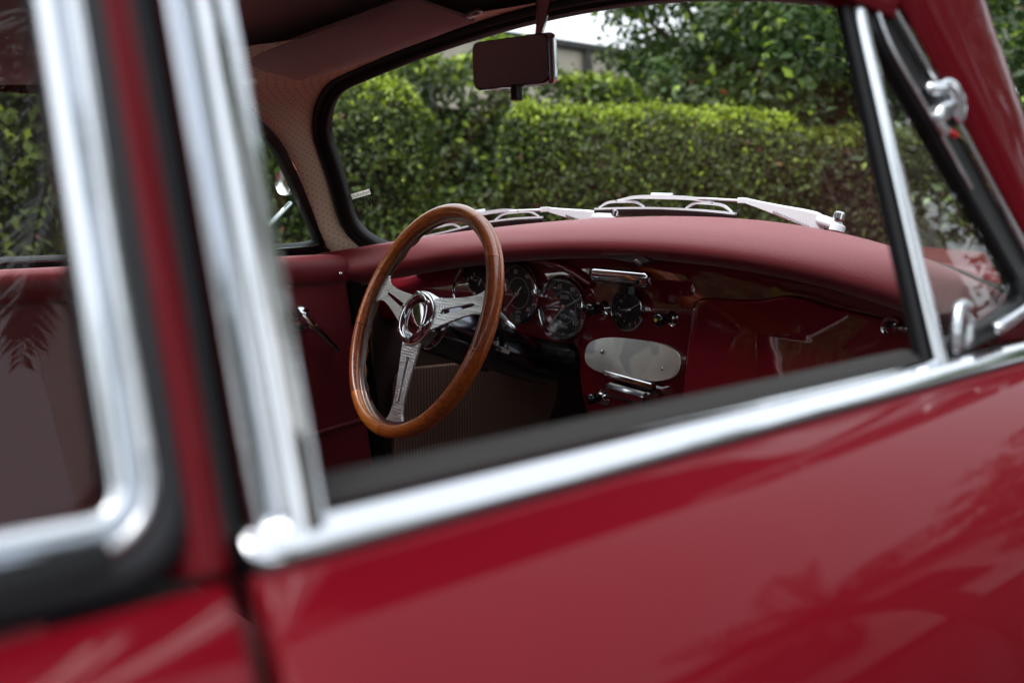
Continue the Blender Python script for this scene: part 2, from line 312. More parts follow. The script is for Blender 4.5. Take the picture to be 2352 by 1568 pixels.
hedge('tall dense hedge with a bright clipped top, behind the right windscreen wiper', place(-.09, 6.3), hR, hD, 2.02, 1.5, 1.54, 6500, .036, (DG, LG, TG), 3, lambda a: 1.545-.02*a-.06*max(0, a-1.5))
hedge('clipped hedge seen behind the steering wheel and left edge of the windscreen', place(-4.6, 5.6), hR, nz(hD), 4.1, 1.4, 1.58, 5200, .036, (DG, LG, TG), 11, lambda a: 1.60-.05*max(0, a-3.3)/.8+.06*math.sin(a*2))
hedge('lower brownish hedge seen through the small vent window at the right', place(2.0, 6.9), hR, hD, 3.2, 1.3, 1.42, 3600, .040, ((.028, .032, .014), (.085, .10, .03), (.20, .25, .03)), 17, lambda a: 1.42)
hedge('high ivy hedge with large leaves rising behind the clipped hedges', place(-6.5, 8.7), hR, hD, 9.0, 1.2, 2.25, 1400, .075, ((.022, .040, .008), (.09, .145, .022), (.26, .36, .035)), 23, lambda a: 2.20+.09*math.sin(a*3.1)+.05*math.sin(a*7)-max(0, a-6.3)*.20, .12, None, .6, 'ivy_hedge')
hedge('long hedge along the far side of the car, reflected in the dashboard paint', V([-3.9, -10.0, 0]), V([0, 1., 0]), V([-1., 0, 0]), 10.5, 1.0, 2.9, 800, .060, ((.05, .07, .012), (.16, .20, .03), (.32, .38, .03)), 29, lambda a: 2.9+.06*math.sin(a*2.2))  # brighter leaf palette: a sunlit look put into the colour

def tree(name, label, base, h_trunk, r_tr, crown_c, crown_r, nclump, per, leaf, cols, seed, group=None, clump_r=.38):
    rg = np.random.default_rng(seed); root = empty(name, tuple(base)); tag(root, label, 'tree', group)
    cc = V(crown_c, float); cr = V(crown_r, float)
    top = cc + V([0, 0, cr[2]*.3]); path = [V([0, 0, 0.]), V([.05, .03, h_trunk*.5]), V([cc[0]*.3, cc[1]*.3, h_trunk]), top]
    tube('trunk', smooth_path(path, 5), list(np.linspace(r_tr, r_tr*.25, 16)), BARK, root, 10)
    d = rg.normal(size=(nclump, 3)); d /= np.linalg.norm(d, axis=1)[:, None]; rr = rg.random(nclump)[:, None]**.45
    C_ = cc + d*rr*cr; C_[:, 2] = np.maximum(C_[:, 2], .3)
    for k in range(9):
        e = C_[rg.integers(nclump)]; st = path[2]*(.7+.3*rg.random()); mid = (st+e)/2+V([0, 0, .2])
        tube('limb', smooth_path([st, mid, e], 5), list(np.linspace(r_tr*.4, r_tr*.07, 11)), BARK, root, 7)
    W_ = np.repeat(C_, per, 0); dd = rg.normal(size=W_.shape); dd /= np.linalg.norm(dd, axis=1)[:, None]
    W_ = W_ + dd*(rg.random(len(W_))[:, None]**.5)*clump_r*V([1.15, 1.15, .7])
    NN = dd + V([0, 0, .7]); n = len(W_)
    tone = np.repeat(rg.random(nclump), per)[:, None]; c = leafcol(n, rg, cols[0], cols[1], cols[2], .1, 0.005)*(.75+.5*tone)
    leaves('crown', W_, NN, np.full(n, leaf), c, root, seed); return root
TD, TL, TT = (.022, .045, .012), (.085, .150, .028), (.20, .30, .03)
tree('broadleaf_tree', 'large leafy tree behind the mirror, sky showing through its crown', place(2.25, 10.2), 1.7, .17, (.15, .1, 3.3), (2.1, 1.7, 2.2), 190, 150, .085, (TD, TL, TT), 5, 'trees behind the hedges')
tree('broadleaf_tree', 'dark low tree filling the gap above the middle hedge', place(2.1, 8.6), .8, .12, (.5, 0, 1.65), (1.75, 1.0, 1.05), 120, 150, .085, (TD, (.05, .095, .022), TT), 8, 'trees behind the hedges')
tree('broadleaf_tree', 'yellow green tree at the right edge outside the windscreen pillar', place(5.3, 10.0), 1.5, .14, (0, 0, 2.6), (1.9, 1.6, 2.1), 150, 150, .09, ((.03, .05, .01), (.12, .18, .025), (.2, .28, .03)), 13, 'trees behind the hedges')
tree('broadleaf_tree', 'dark tree low behind the vent window and red pillar', place(4.3, 8.4), .8, .12, (0, 0, 1.5), (1.5, 1.0, 1.2), 90, 150, .085, (TD, (.045, .085, .02), TT), 21, 'trees behind the hedges')

# ------------------------------------------------------------------ houses
def rect_xz(o, ex, x0, x1, z0, z1, d=0, nrm=(0, 0, 0)): o = V(o, float); ex = V(ex, float); nrm = V(nrm, float); return [o+ex*x0+V([0, 0, z0])+nrm*d, o+ex*x1+V([0, 0, z0])+nrm*d, o+ex*x1+V([0, 0, z1])+nrm*d, o+ex*x0+V([0, 0, z1])+nrm*d]
hb = empty('flat_roofed_house', tuple(place(-1.5, 14.0))); tag(hb, 'cream flat roofed house with dark eaves behind the ivy hedge', 'house')
def hp(u, d, z): return hR*u + hD*d + V([0, 0, z])
def hbox(name, u0, u1, d0, d1, z0, z1, m, parent, bev=.01):     # the house stands turned, its front receding to the right
    sk = lambda u: .95*(u-.9)
    q = [hp(u0, d0+sk(u0), z0), hp(u1, d0+sk(u1), z0), hp(u1, d1+sk(u1), z0), hp(u0, d1+sk(u0), z0)]; return slab(name, q, (0, 0, z1-z0), m, parent, bev)
hbox('wall', -1.5, 3.9, 0, 5, 0, 3.15, CREAMW, hb)
hbox('roof_slab', -1.7, 5.2, -.12, 5.3, 3.15, 3.25, FASCIA, hb)
for u in (1.34, 2.6, 3.78): hbox('post', u, u+.12, -.10, -.02, 0, 3.15, FASCIA, hb)
wf = hbox('window', -.6, .5, -.02, .02, 1.3, 2.8, FRAME, hb); hbox('pane', -.54, .44, -.035, -.02, 1.36, 2.74, DGLASS, wf, 0)

wb = empty('white_house', (6.3, 7.75, 0)); tag(wb, 'white two storey house across the drive, seen only as reflections in glass and chrome', 'house')
box('upper_wall', (2.5, 0, 4.5), (5, 11, 3.4), STUCCO, wb, .02); box('lower_wall', (2.62, 0, 1.39), (4.76, 10.7, 2.78), GREYW, wb, .02); box('cornice', (2.5, 0, 6.27), (5.5, 11.4, .14), FASCIA, wb, .01); box('ledge', (2.5, 0, 2.79), (5.25, 11.2, .02), STUCCO, wb, .0)
for k, y in enumerate((-3.6, -.6, 2.4)):
    for z in (1.35, 4.4):
        f = box('window', (-.01 if z > 2 else .23, y, z), (.10, 1.3, 1.5), FRAME, wb, .01)
        for s in (-.31, .31): box('pane', (-.05 if z > 2 else .19, y+s, z), (.06, .55, 1.36), DGLASS, f, 0)

def palm(label, base, h, n_fr, ln, seed, skirt=0):
    rg = np.random.default_rng(seed); root = empty('palm_tree', base); tag(root, label, 'tree', 'palms beside the drive')
    tube('trunk', [V([.03*math.sin(i*.7), .02*i/12, h*i/24]) for i in range(25)], [.17*(1-.012*i)+(.012 if i % 2 else 0) for i in range(25)], BARK, root, 14)
    pts, nn, cl = [], [], []; top = V([0, .04, h])
    for k in range(n_fr+skirt):
        dead = k >= n_fr; az = k*2.399+rg.normal()*.2; el = (1.2-1.7*(k/n_fr)) if not dead else -1.15-.35*rg.random(); l = ln*(.8+.3*rg.random())*(.6 if dead else 1)
        d = V([math.cos(az)*math.cos(el), math.sin(az)*math.cos(el), math.sin(el)]); p = top+d*.1; path = [p.copy()]
        for j in range(12): d = nz(d+V([0, 0, -.10 if not dead else -.05])); p = p+d*l/12; path.append(p.copy())
        tube('frond', path, list(np.linspace(.018, .003, 13)), BARK, root, 5)
        for j in range(1, 13):
            T = nz(path[j]-path[j-1]); side = nz(np.cross(T, V([0, 0, 1.])+V([.01, 0, 0])))
            for q in range(4):
                o = path[j-1]+(path[j]-path[j-1])*q/4
                for s in (-1, 1):
                    tipd = nz(side*s*.8+T*.65+V([0, 0, -.25]+rg.normal(size=3)*.08)); ll = l*.26*math.sin(math.pi*min(1, (j+1)/13)*.85+.25)
                    pts.append((o, o+tipd*ll, nz(np.cross(tipd, T)+rg.normal(size=3)*.1))); cl.append((.17, .13, .07) if dead else V([.05, .085, .02])*(.7+.6*rg.random()))
    vv, ff = [], []
    for o, t, n in pts:
        b = len(vv); sd_ = nz(np.cross(t-o, n))*.014; vv += [o-sd_*.5, (o+t)/2-sd_, t, (o+t)/2+sd_]; ff.append((b, b+1, b+2)); ff.append((b, b+2, b+3))
    o = mesh('leaflets', vv, ff, LEAF, root, False, False); o['kind'] = 'stuff'
    ca = o.data.color_attributes.new('leaf_colour', 'FLOAT_COLOR', 'POINT'); c4 = np.ones((len(cl), 4), np.float32); c4[:, :3] = V(cl, np.float32); ca.data.foreach_set('color', np.repeat(c4, 4, 0).ravel())
for k, (x, y, h_) in enumerate(((7.5, -4.5, 2.9), (5.6, -9.5, 3.2), (5.6, 15.2, 5.6), (3.4, 18.0, 6.0), (2.2, 21.0, 6.4))):
    tree('sky_block_tree', ('unseen tree added nearest the rear on the camera side, to darken the chrome', 'unseen tree added far behind the camera, to darken the chrome', 'unseen tree added past the end of the white house, to darken the door', 'unseen tree added beyond the palm, to darken the door', 'unseen tree added far ahead of the car, to darken the door')[k], (x, y, 0), 1.6, .16, (0, 0, h_), (h_*.62, h_*.62, h_*.62), 90, 70, .20, (TD, TL, TT), 60+k, 'unseen trees added to block sky', .55)  # added out of view to block sky and darken door and chrome reflections
palm('tall palm ahead of the car whose fronds reflect in the door paint', (4.5, 6.0, 0), 4.4, 24, 2.0, 41)
palm('palm with a shaggy dead skirt reflected in the rear quarter window', (4.0, .60, 0), 4.0, 22, 1.8, 47, 26)

# ================================================================== the car (x right, y forward, origin on the ground below the dash)
car = empty('parked_car'); tag(car, 'dark red vintage coupe with wood rimmed steering wheel and chrome trim', 'car')
def part(o, label): o['label'] = label; return o
def SP(y, z, o=0, s=1): return V([s*(.66-.3*(z-.9)+.958*o), y, z+.287*o])         # point on the plane of the side windows
SN = lambda s=1: V([.958*s, 0, .287])
def bez(p, t): a, b, c, d = (V(q, float) for q in p); return (1-t)**3*a+3*t*(1-t)**2*b+3*t*t*(1-t)*c+t**3*d
def wid(y): return 1-.16*max(0, (y-.1)/1.6)**2-.22*max(0, (-1.3-y)/1.1)**2
def zdrop(y): return -.20*max(0, (y-.1)/1.6)**2-.26*max(0, (-1.5-y)/.9)**2
def side_pt(y, s, sg=1):
    if s < .7: x, z = bez([(.672, .893), (.772, .882), (.838, .795), (.836, .50)], s/.7)
    else: k = (s-.7)/.3; x, z = .836-.05*k*k, .50-.28*k
    return V([sg*x*wid(y), y, z+zdrop(y)*(1 if s < .7 else 1-(s-.7)/.3)])
def gap_y(s): return -1.043-.03*min(1, s/.25)
def panel(name, y0, y1, ny, sg, label=None, parent=car, s0=0, ns=26):
    f = lambda u, v: side_pt((y0(v) if callable(y0) else y0)*(1-u)+(y1(v) if callable(y1) else y1)*u, s0+(1-s0)*v, sg)
    o = grid(name, f, ny, ns, PAINT, parent); solid(o, .012, 1 if sg > 0 else -1); bevel(o, .002, 2)
    if label: part(o, label)
    return o
panel('quarter_panel', -2.35, lambda v: gap_y(v)-.0045, 18, 1, 'red rear quarter panel below the blurred rear side window'); panel('quarter_panel', -2.35, lambda v: gap_y(v)-.0045, 18, -1)
door = panel('door', lambda v: gap_y(v)+.0045, -.215, 24, 1, 'near passenger door in glossy dark red paint, window wound down')
fdoor = panel('door', lambda v: gap_y(v)+.0045, -.215, 24, -1, 'far driver door seen from inside')
panel('front_wing', -.208, 1.75, 20, 1); panel('front_wing', -.208, 1.75, 20, -1)
for sg in (1, -1): loft('door_jamb', [[V([sg*(.66-dx), gap_y(.2)+dy, z]) for dx, dy in ((0, -.02), (0, .02), (.05, .02), (.05, -.02))] if z > .8 else [V([sg*(.79-dx), gap_y(.4)+dy, z]) for dx, dy in ((0, -.02), (0, .02), (.05, .02), (.05, -.02))] for z in (.25, .6, .79, .85, .885)], BLACK, car, sharp=30)
# hood, tail, roof
grid('bonnet', lambda u, v: V([(2*u-1)*.672*wid(.16+1.59*v), .20-.28*(2*u-1)**2*(1-v)+1.55*v, .93-.33*v*v-.037*(2*u-1)**2+zdrop(.1)+.02*math.sin(math.pi*v)]), 20, 20, PAINT, car, .01)
grid('tail', lambda u, v: V([(2*u-1)*.672*wid(-1.62-.73*v), -1.60-.75*v, 1.0-.36*v*v-.107*(1-v)*(2*u-1)**2+.02*math.sin(math.pi*v)]), 20, 16, PAINT, car, .01)
def WS(u, v):
    xb = .60*u; xt = .555*u
    b = V([xb, .14-.85*xb*xb, .948-.16*xb*xb]); t = V([xt, -.195-.30*xt*xt, 1.272-.30*xt*xt]); p = b*(1-v)+t*v; p[1] += .008*math.sin(math.pi*v); p[2] += .012*math.sin(math.pi*v); return p
def roof_f(dz, inset=0.0):
    def f(u, v):
        a = (2*u-1); fr = WS(a*(1-inset), 1.0); x = a*(.568-inset)*(1-.10*v*v)
        y = fr[1]*(1-v)+(-1.62)*v - .02*(1-v); z = 1.178+(.105+.03*math.sin(math.pi*v))*(1-abs(a)**2.4)+.02*math.sin(math.pi*v)-.20*v*v
        w_ = max(0, 1-v*9); p = V([x, y, z]); p = p*(1-w_)+V([fr[0], fr[1]-.012, fr[2]+.006])*w_; return p+V([0, 0, dz])
    return f
grid('roof', roof_f(.016), 28, 40, PAINT, car, .006, -1); part(grid('headliner', roof_f(-.004, .004), 28, 40, LINER, car, .004, -1), 'dim beige headliner under the roof')
for sg in (1, -1):
    rail = smooth_path([SP(-.47, 1.165, .004, sg), SP(-.62, 1.181, .004, sg), SP(-.85, 1.185, .004, sg), SP(-1.1, 1.18, .004, sg), SP(-1.4, 1.14, 0, sg), SP(-1.62, 1.02, -.02, sg)], 6)
    sweep('roof_rail', rail, [(-.022, -.01), (-.022, .004), (-.008, .010), (.012, .010), (.024, .002), (.024, -.012)], SN(sg), PAINT, car)
    slab('rear_pillar', [SP(-1.47, .90, 0, sg), SP(-1.75, .86, 0, sg), SP(-1.70, .95, 0, sg), SP(-1.62, 1.02, 0, sg), SP(-1.30, 1.17, 0, sg), SP(-1.22, 1.16, 0, sg), SP(-1.36, 1.10, 0, sg)], -SN(sg)*.03, PAINT, car, .006)
bk = grid('rear_window', lambda u, v: V([(2*u-1)*(.50-.04*v), -1.66+.28*v-.12*(2*u-1)**2*-1*0, .985+.17*v]), 8, 6, GLASS, car, .004)

# ------------------------------------------------------------------ near B pillar, door frame, rear quarter window
zz = [.893+.30*i/12 for i in range(13)]
lo = lambda sec, y, s=1: [[SP(y+a, z, h, s) for a, h in sec] for z in zz]
for sg in (1, -1):
    part(loft('centre_pillar', lo([(-.014, -.012), (-.012, -.002), (-.007, .0045), (-.001, .006), (.004, .004), (.0065, -.002), (.007, -.012)], -1.0465, sg), PAINT, car, sharp=60), 'slim red pillar between door frame and rear side window')
    loft('pillar_seal', lo([(-.006, -.018), (-.006, -.007), (.004, -.007), (.004, -.018)], -1.036, sg), BLACK, car, sharp=30)
sec = [(-.0150, -.010), (-.0150, .0045), (-.0138, .0062), (-.0120, .0058), (-.0105, .0035), (-.0035, -.0015), (-.0025, .0005), (-.0022, .0060), (-.0010, .0078), (.0010, .0083), (.0060, .0086), (.0115, .0080), (.0140, .0058), (.0150, -.002), (.0150, -.010), (.005, -.010)]
part(loft('window_frame', lo(sec, -1.0175), CHROME, door, sharp=60), 'blurred chrome upright of the door window frame')
loft('window_frame', lo(sec, -1.0175, -1), CHROME, fdoor, sharp=60)
sweep('window_top_frame', smooth_path([SP(-1.03, 1.17, 0), SP(-.85, 1.172, 0), SP(-.62, 1.168, 0), SP(-.49, 1.155, 0)], 6), [(-.007, -.008), (-.007, .006), (.007, .006), (.007, -.008)], SN(), CHROME, door)
# rear quarter window: glass, chrome frame, outer seal
for sg in (1, -1):
    loop = round_poly([(-1.066, .9045), (-1.063, 1.150), (-1.26, 1.140), (-1.40, 1.07), (-1.46, .92)], [.022, .03, .08, .06, .04], 7)
    pa = [SP(y, z, 0, sg) for y, z in loop]
    inner = [SP(y, z, -.004, sg) for y, z in round_poly([(-1.078, .918), (-1.075, 1.140), (-1.26, 1.13), (-1.39, 1.062), (-1.44, .928)], [.02, .03, .08, .06, .04], 5)]
    qw = slab('quarter_window', inner, -SN(sg)*.004, GLASS, car)
    fsec = [(-.0062, -.012), (-.0062, .001), (-.0050, .0032), (-.0015, .0038), (-.0008, .0020), (.0020, -.0015), (.0030, .0000), (.0036, .0042), (.0048, .0052), (.0075, .0050), (.0088, .0030), (.009, -.012)]
    path = [SP(y, z, 0, sg) for y, z in round_poly([(-1.0705, .9125), (-1.0680, 1.145), (-1.26, 1.135), (-1.395, 1.066), (-1.45, .9235)], [.016, .03, .08, .06, .04], 8)]
    sweep('chrome_frame', path, [(a, h) for a, h in fsec], SN(sg), CHROME, qw, True, True, 60)
    path = [SP(y, z, 0, sg) for y, z in round_poly([(-1.0565, .8985), (-1.0535, 1.16), (-1.26, 1.15), (-1.41, 1.075), (-1.468, .908)], [.028, .04, .09, .07, .05], 8)]
    sweep('rubber_seal', path, [(-.0080, -.014), (-.0080, .000), (-.0055, .0035), (-.001, .0048), (.0045, .0042), (.0088, .001), (.0092, -.014)], SN(sg), GREYRUB, qw, True, True, 60)
sweep('dark_strip', smooth_path([SP(-1.082, .9062, .0085), SP(-1.12, .9056, .0085), SP(-1.25, .907, .0085), SP(-1.43, .914, .0085)], 5), [(-.0052, -.008), (-.0050, .0005), (0, .0015), (.0050, .0005), (.0052, -.008)], SN(), BLACK, car, False, True, 40)  # dark strip added over the chrome's outer ridge, standing in for a dark reflection
# belt line of the near door: chrome strip, rubber cap
bp = [V([.6645, -1.0305+.002, .9015])]+[V([.6645+.001*math.sin(i), -1.02+.80*i/24, .9015]) for i in range(1, 25)]
ye = [(-1.0375, .15), (-1.0368, .45), (-1.0345, .75), (-1.031, .93), (-1.026, 1)]+[(-1.02+.76*i/16, 1) for i in range(17)]
sweep('belt_trim', [V([.6660, y, .9005]) for y, k in ye], [(-.0102, -.004), (-.0100, -.0005), (-.0085, .0008), (-.004, .0015), (.003, .0015), (.0080, .0006), (.0100, -.0008), (.0102, -.004)], V([.53, 0, .85]), CHROME, door, False, True, 60, [k for y, k in ye])
loft('window_slot_seal', [[V([x, y, z]) for x, z in ((.658, .890), (.6572, .9035), (.653, .9085), (.6455, .9115), (.6385, .9110), (.6335, .9065), (.632, .893))] for y in (-1.003, -.9, -.75, -.6, -.522)], mat('worn_felt', (.026, .024, .024), .7, spec=.3), door, sharp=50)
loft('door_gasket', [[V([x, y, z]) for x, z in ((.6755, .8915), (.6755, .8940), (.655, .8960), (.655, .885))] for y in (-1.036, -.8, -.5, -.26)], BLACK, door, sharp=30)
slab('inner_panel', [V([.630, -1.01, .880]), V([.630, -.26, .880]), V([.632, -.26, .25]), V([.632, -1.01, .25])], (-.02, 0, 0), VINYL, door, .004)
# ------------------------------------------------------------------ near vent window
zd = [.898+.272*i/10 for i in range(11)]
loft('divider_seal', [[SP(-.5275+a, z, h) for a, h in ((.001, -.008), (.001, -.002), (.003, .000), (.006, .001), (.010, -.001), (.010, -.008))] for z in zd], BLACK, door, sharp=40)
loft('vent_divider', [[SP(-.5075+a-.002*(z-.9)/.27, z, h) for a, h in ((-.0055, -.004), (-.0055, .002), (-.003, .005), (.001, .0055), (.0045, .003), (.0055, -.004))] for z in zd], CHROME, door, sharp=60)
vg = slab('vent_window', [SP(y, z, -.002) for y, z in round_poly([(-.498, .912), (-.338, .933), (-.352, .962), (-.496, 1.138)], [.004, .012, .02, .01], 5)], -SN()*.004, GLASS_V, door)
part(vg, 'small triangular vent window, greenish glass')
slab('vent_seal', [SP(y, z, .003) for y, z in [(-.498, 1.168), (-.476, 1.168), (-.418, 1.096), (-.318, .957), (-.322, .928), (-.40, .912), (-.498, .902), (-.498, .916), (-.40, .926), (-.350, .936), (-.352, .950), (-.440, 1.064), (-.498, 1.134)]], -SN()*.014, BLACK, door, .003)
tube('vent_trim', [SP(-.4775, 1.165, .006), SP(-.419, 1.094, .006), SP(-.322, .960, .006)], .0022, CHROME, door, 8)
tube('vent_trim', smooth_path([SP(-.492, 1.15, .005), SP(-.483, 1.122, .005), SP(-.449, 1.080, .005), SP(-.405, 1.022, .005)], 4), .0019, CHROME, door, 8)
capsule('vent_trim', [SP(-.425, .9175, .010), SP(-.36, .928, .010), SP(-.318, .950, .010)], .0048, CHROME, door, 10)
h1 = capsule('vent_hinge', smooth_path([SP(-0.4402, 1.0949, 0.0072), SP(-0.4334, 1.0942, 0.0117), SP(-0.4280, 1.0956, 0.0144), SP(-0.4232, 1.0915, 0.0162), SP(-0.4178, 1.0827, 0.0153), SP(-0.4151, 1.0738, 0.0117)], 4), .0058, CHROME, door, 10)
part(h1, 'blurred chrome hinge on the frame of the vent window')
capsule('vent_hinge', smooth_path([SP(-0.4171, 1.0827, 0.0135), SP(-0.4280, 1.0820, 0.0126), SP(-0.4389, 1.0772, 0.0099), SP(-0.4402, 1.0711, 0.0072), SP(-0.4348, 1.0636, 0.0072)], 4), .0046, CHROME, door, 10)
lathe('hinge_boss', SP(-.4255, 1.0800, .004), SN(), [(.0095, -.004), (.0095, .002), (.0075, .006), (0, .008)], CHROME, door, 20, 60)
capsule('hinge_pin', [SP(-0.4334, 1.0670, 0.0054), SP(-0.4212, 1.0602, 0.0090)], .0030, RED_L, door, 8)
capsule('vent_latch', smooth_path([SP(-.487, .910, .004), SP(-.486, .926, .008), SP(-.479, .937, .010), SP(-.468, .937, .010)], 5), .0042, CHROME, door, 10)
capsule('vent_latch', smooth_path([SP(-.473, .936, .008), SP(-.468, .925, .008), SP(-.470, .912, .005)], 4), .0036, CHROME, door, 10)
# ------------------------------------------------------------------ A pillars (outer red skin)
for sg in (1, -1):
    rows = []
    for i in range(11):
        t = i/10; a = V([.660-.066*t, (-.268-.205*t) if sg > 0 else (-.185-.195*t), .915+.252*t]); b = WS(1.035, t)+V([0, .006, .004]); a[0] *= sg; b[0] *= sg
        out = nz(V([.85*sg, .5, .2])); mid = (a+b)/2
        rows.append([a-out*.003, a, a*.8+b*.2+out*.012, mid+out*.020, a*.25+b*.75+out*.017, b+out*.006, b+out*.001])
    part(loft('windscreen_pillar', rows, PAINT, car, sharp=60), 'red windscreen pillar in shade beside the vent window' if sg > 0 else 'far windscreen pillar')
# ------------------------------------------------------------------ windscreen
RU, RV = .16, .30
def uext(v):
    d = min(v, 1-v); return 1.0 if d >= RV else 1-RU*(1-math.sqrt(max(0, 1-((RV-d)/RV)**2)))
ws = grid('windscreen', lambda u, v: WS((2*u-1)*uext(v), v), 36, 24, GLASS_W, car)
wpath, wn = [], []
def wsn(u, v):
    e = .01; n = np.cross(WS(u+e, v)-WS(u-e, v), WS(u, min(1, v+e))-WS(u, max(0, v-e))); return -nz(n) if n[1] > 0 else nz(n)
uv = [(-1+RU+(2-2*RU)*i/24, 0) for i in range(25)] + [(1-RU+RU*math.sin(k*math.pi/16), RV-RV*math.cos(k*math.pi/16)) for k in range(1, 8)] + [(1, RV+(1-2*RV)*i/8) for i in range(9)] + [(1-RU+RU*math.cos(k*math.pi/16), 1-RV+RV*math.sin(k*math.pi/16)) for k in range(1, 8)]
uv += [(1-RU-(2-2*RU)*i/24, 1) for i in range(25)] + [(-1+RU-RU*math.sin(k*math.pi/16), 1-RV+RV*math.cos(k*math.pi/16)) for k in range(1, 8)] + [(-1, 1-RV-(1-2*RV)*i/8) for i in range(9)] + [(-1+RU-RU*math.cos(k*math.pi/16), RV-RV*math.sin(k*math.pi/16)) for k in range(1, 8)]
wpath = [WS(a, b) for a, b in uv]; wn = [wsn(a, b) for a, b in uv]          # normal points to the cabin
sweep('rubber_seal', wpath, [(-.013, -.012), (-.013, .010), (-.009, .014), (-.002, .015), (.002, .011), (.006, .014), (.012, .013), (.017, .006), (.017, -.012)], wn, BLACK, ws, True, True, 50)
sweep('chrome_surround', [p+.016*-n for p, n in zip(wpath, wn)], [(-.006, -.003), (-.004, .003), (.004, .003), (.006, -.003)], [-n for n in wn], CHROME, ws, True, True, 50)
# gear pattern sticker in the lower corner of the screen
def wsloc(px, py):
    best = min(((np.linalg.norm(np.cross(WS(a/200, b/100)-CAM, nz(ray(px, py)))), a/200, b/100) for a in range(-200, -140) for b in range(0, 60)), key=lambda q: q[0]); return WS(best[1], best[2])+wsn(best[1], best[2])*.003
st = [wsloc(*p) for p in ((806, 443), (849, 433), (852, 444), (811, 456))]; lowq = [wsloc(*p) for p in ((811, 456), (852, 444), (867, 471), (825, 486))]
stk = mesh('gear_sticker', st, [(0, 1, 2, 3)], PAPER, ws, False); part(stk, 'small gear pattern sticker on the windscreen')
ex = nz(st[1]-st[0]); ez = nz(st[0]-st[3])
text_mesh('sticker_print', [glyphs('Schaltschema', .0088, (st[0]+st[2])/2+wsn(-.9, .2)*.0006, ex, ez)], INK, ws)
A0, B0, C0, D0 = [p+wsn(-.9, .2)*.0006 for p in (lowq[0], lowq[1], lowq[2], lowq[3])]
bl = lambda u, v: (A0*(1-u)+B0*u)*(1-v)+(D0*(1-u)+C0*u)*v
lines = [[(.02, .02), (.98, .02)], [(.98, .02), (.98, .98)], [(.98, .98), (.02, .98)], [(.02, .98), (.02, .02)], [(.15, .2), (.15, .5)], [(.15, .5), (.85, .5)], [(.42, .2), (.42, .8)], [(.7, .2), (.7, .8)], [(.85, .5), (.85, .25)]]
q = []
for a, b in lines:
    d = nz(V(b)-V(a)); n2 = V([-d[1], d[0]])*.022; q.append([bl(*(V(a)-n2)), bl(*(V(b)-n2)), bl(*(V(b)+n2)), bl(*(V(a)+n2))])
for c_ in ((.15, .2), (.42, .2), (.7, .2), (.42, .82), (.7, .82)): q.append([bl(c_[0]+.05*math.cos(t*math.pi/3), c_[1]+.07*math.sin(t*math.pi/3)) for t in range(6)])
text_mesh('sticker_print', [], INK, ws, extra=q)
# inner trim of the far pillar and header
edge = [(p+n*.006+nz(p-V([0, p[1], 1.08]))*.012) for p, n in zip(wpath, wn)]
sl = [edge[i] for i in range(94, 57, -1)]                  # up the far edge of the screen, then along its top towards the middle
Bc = smooth_path([(-.652, -.190, .900), (-.645, -.222, .945), (-.626, -.262, 1.014), (-.602, -.322, 1.100), (-.585, -.385, 1.150), (-.560, -.47, 1.178), (-.50, -.50, 1.198), (-.40, -.50, 1.225)], 8)
rows = []
for k, a in enumerate(sl):
    f = k/14*32 if k <= 14 else 32+(k-14)/(len(sl)-15)*24; b = Bc[min(len(Bc)-1, int(round(f)))]
    off = nz(V([.6, -.6, 0]))*.012 if k < 18 else V([0, 0, -.003]); rows.append([a, a*.75+b*.25+off*.8, (a+b)/2+off, a*.25+b*.75+off*.8, b])
part(loft('pillar_trim', rows, CREAM, car, ring=False, cap=False), 'cream perforated vinyl lining of the far windscreen pillar')
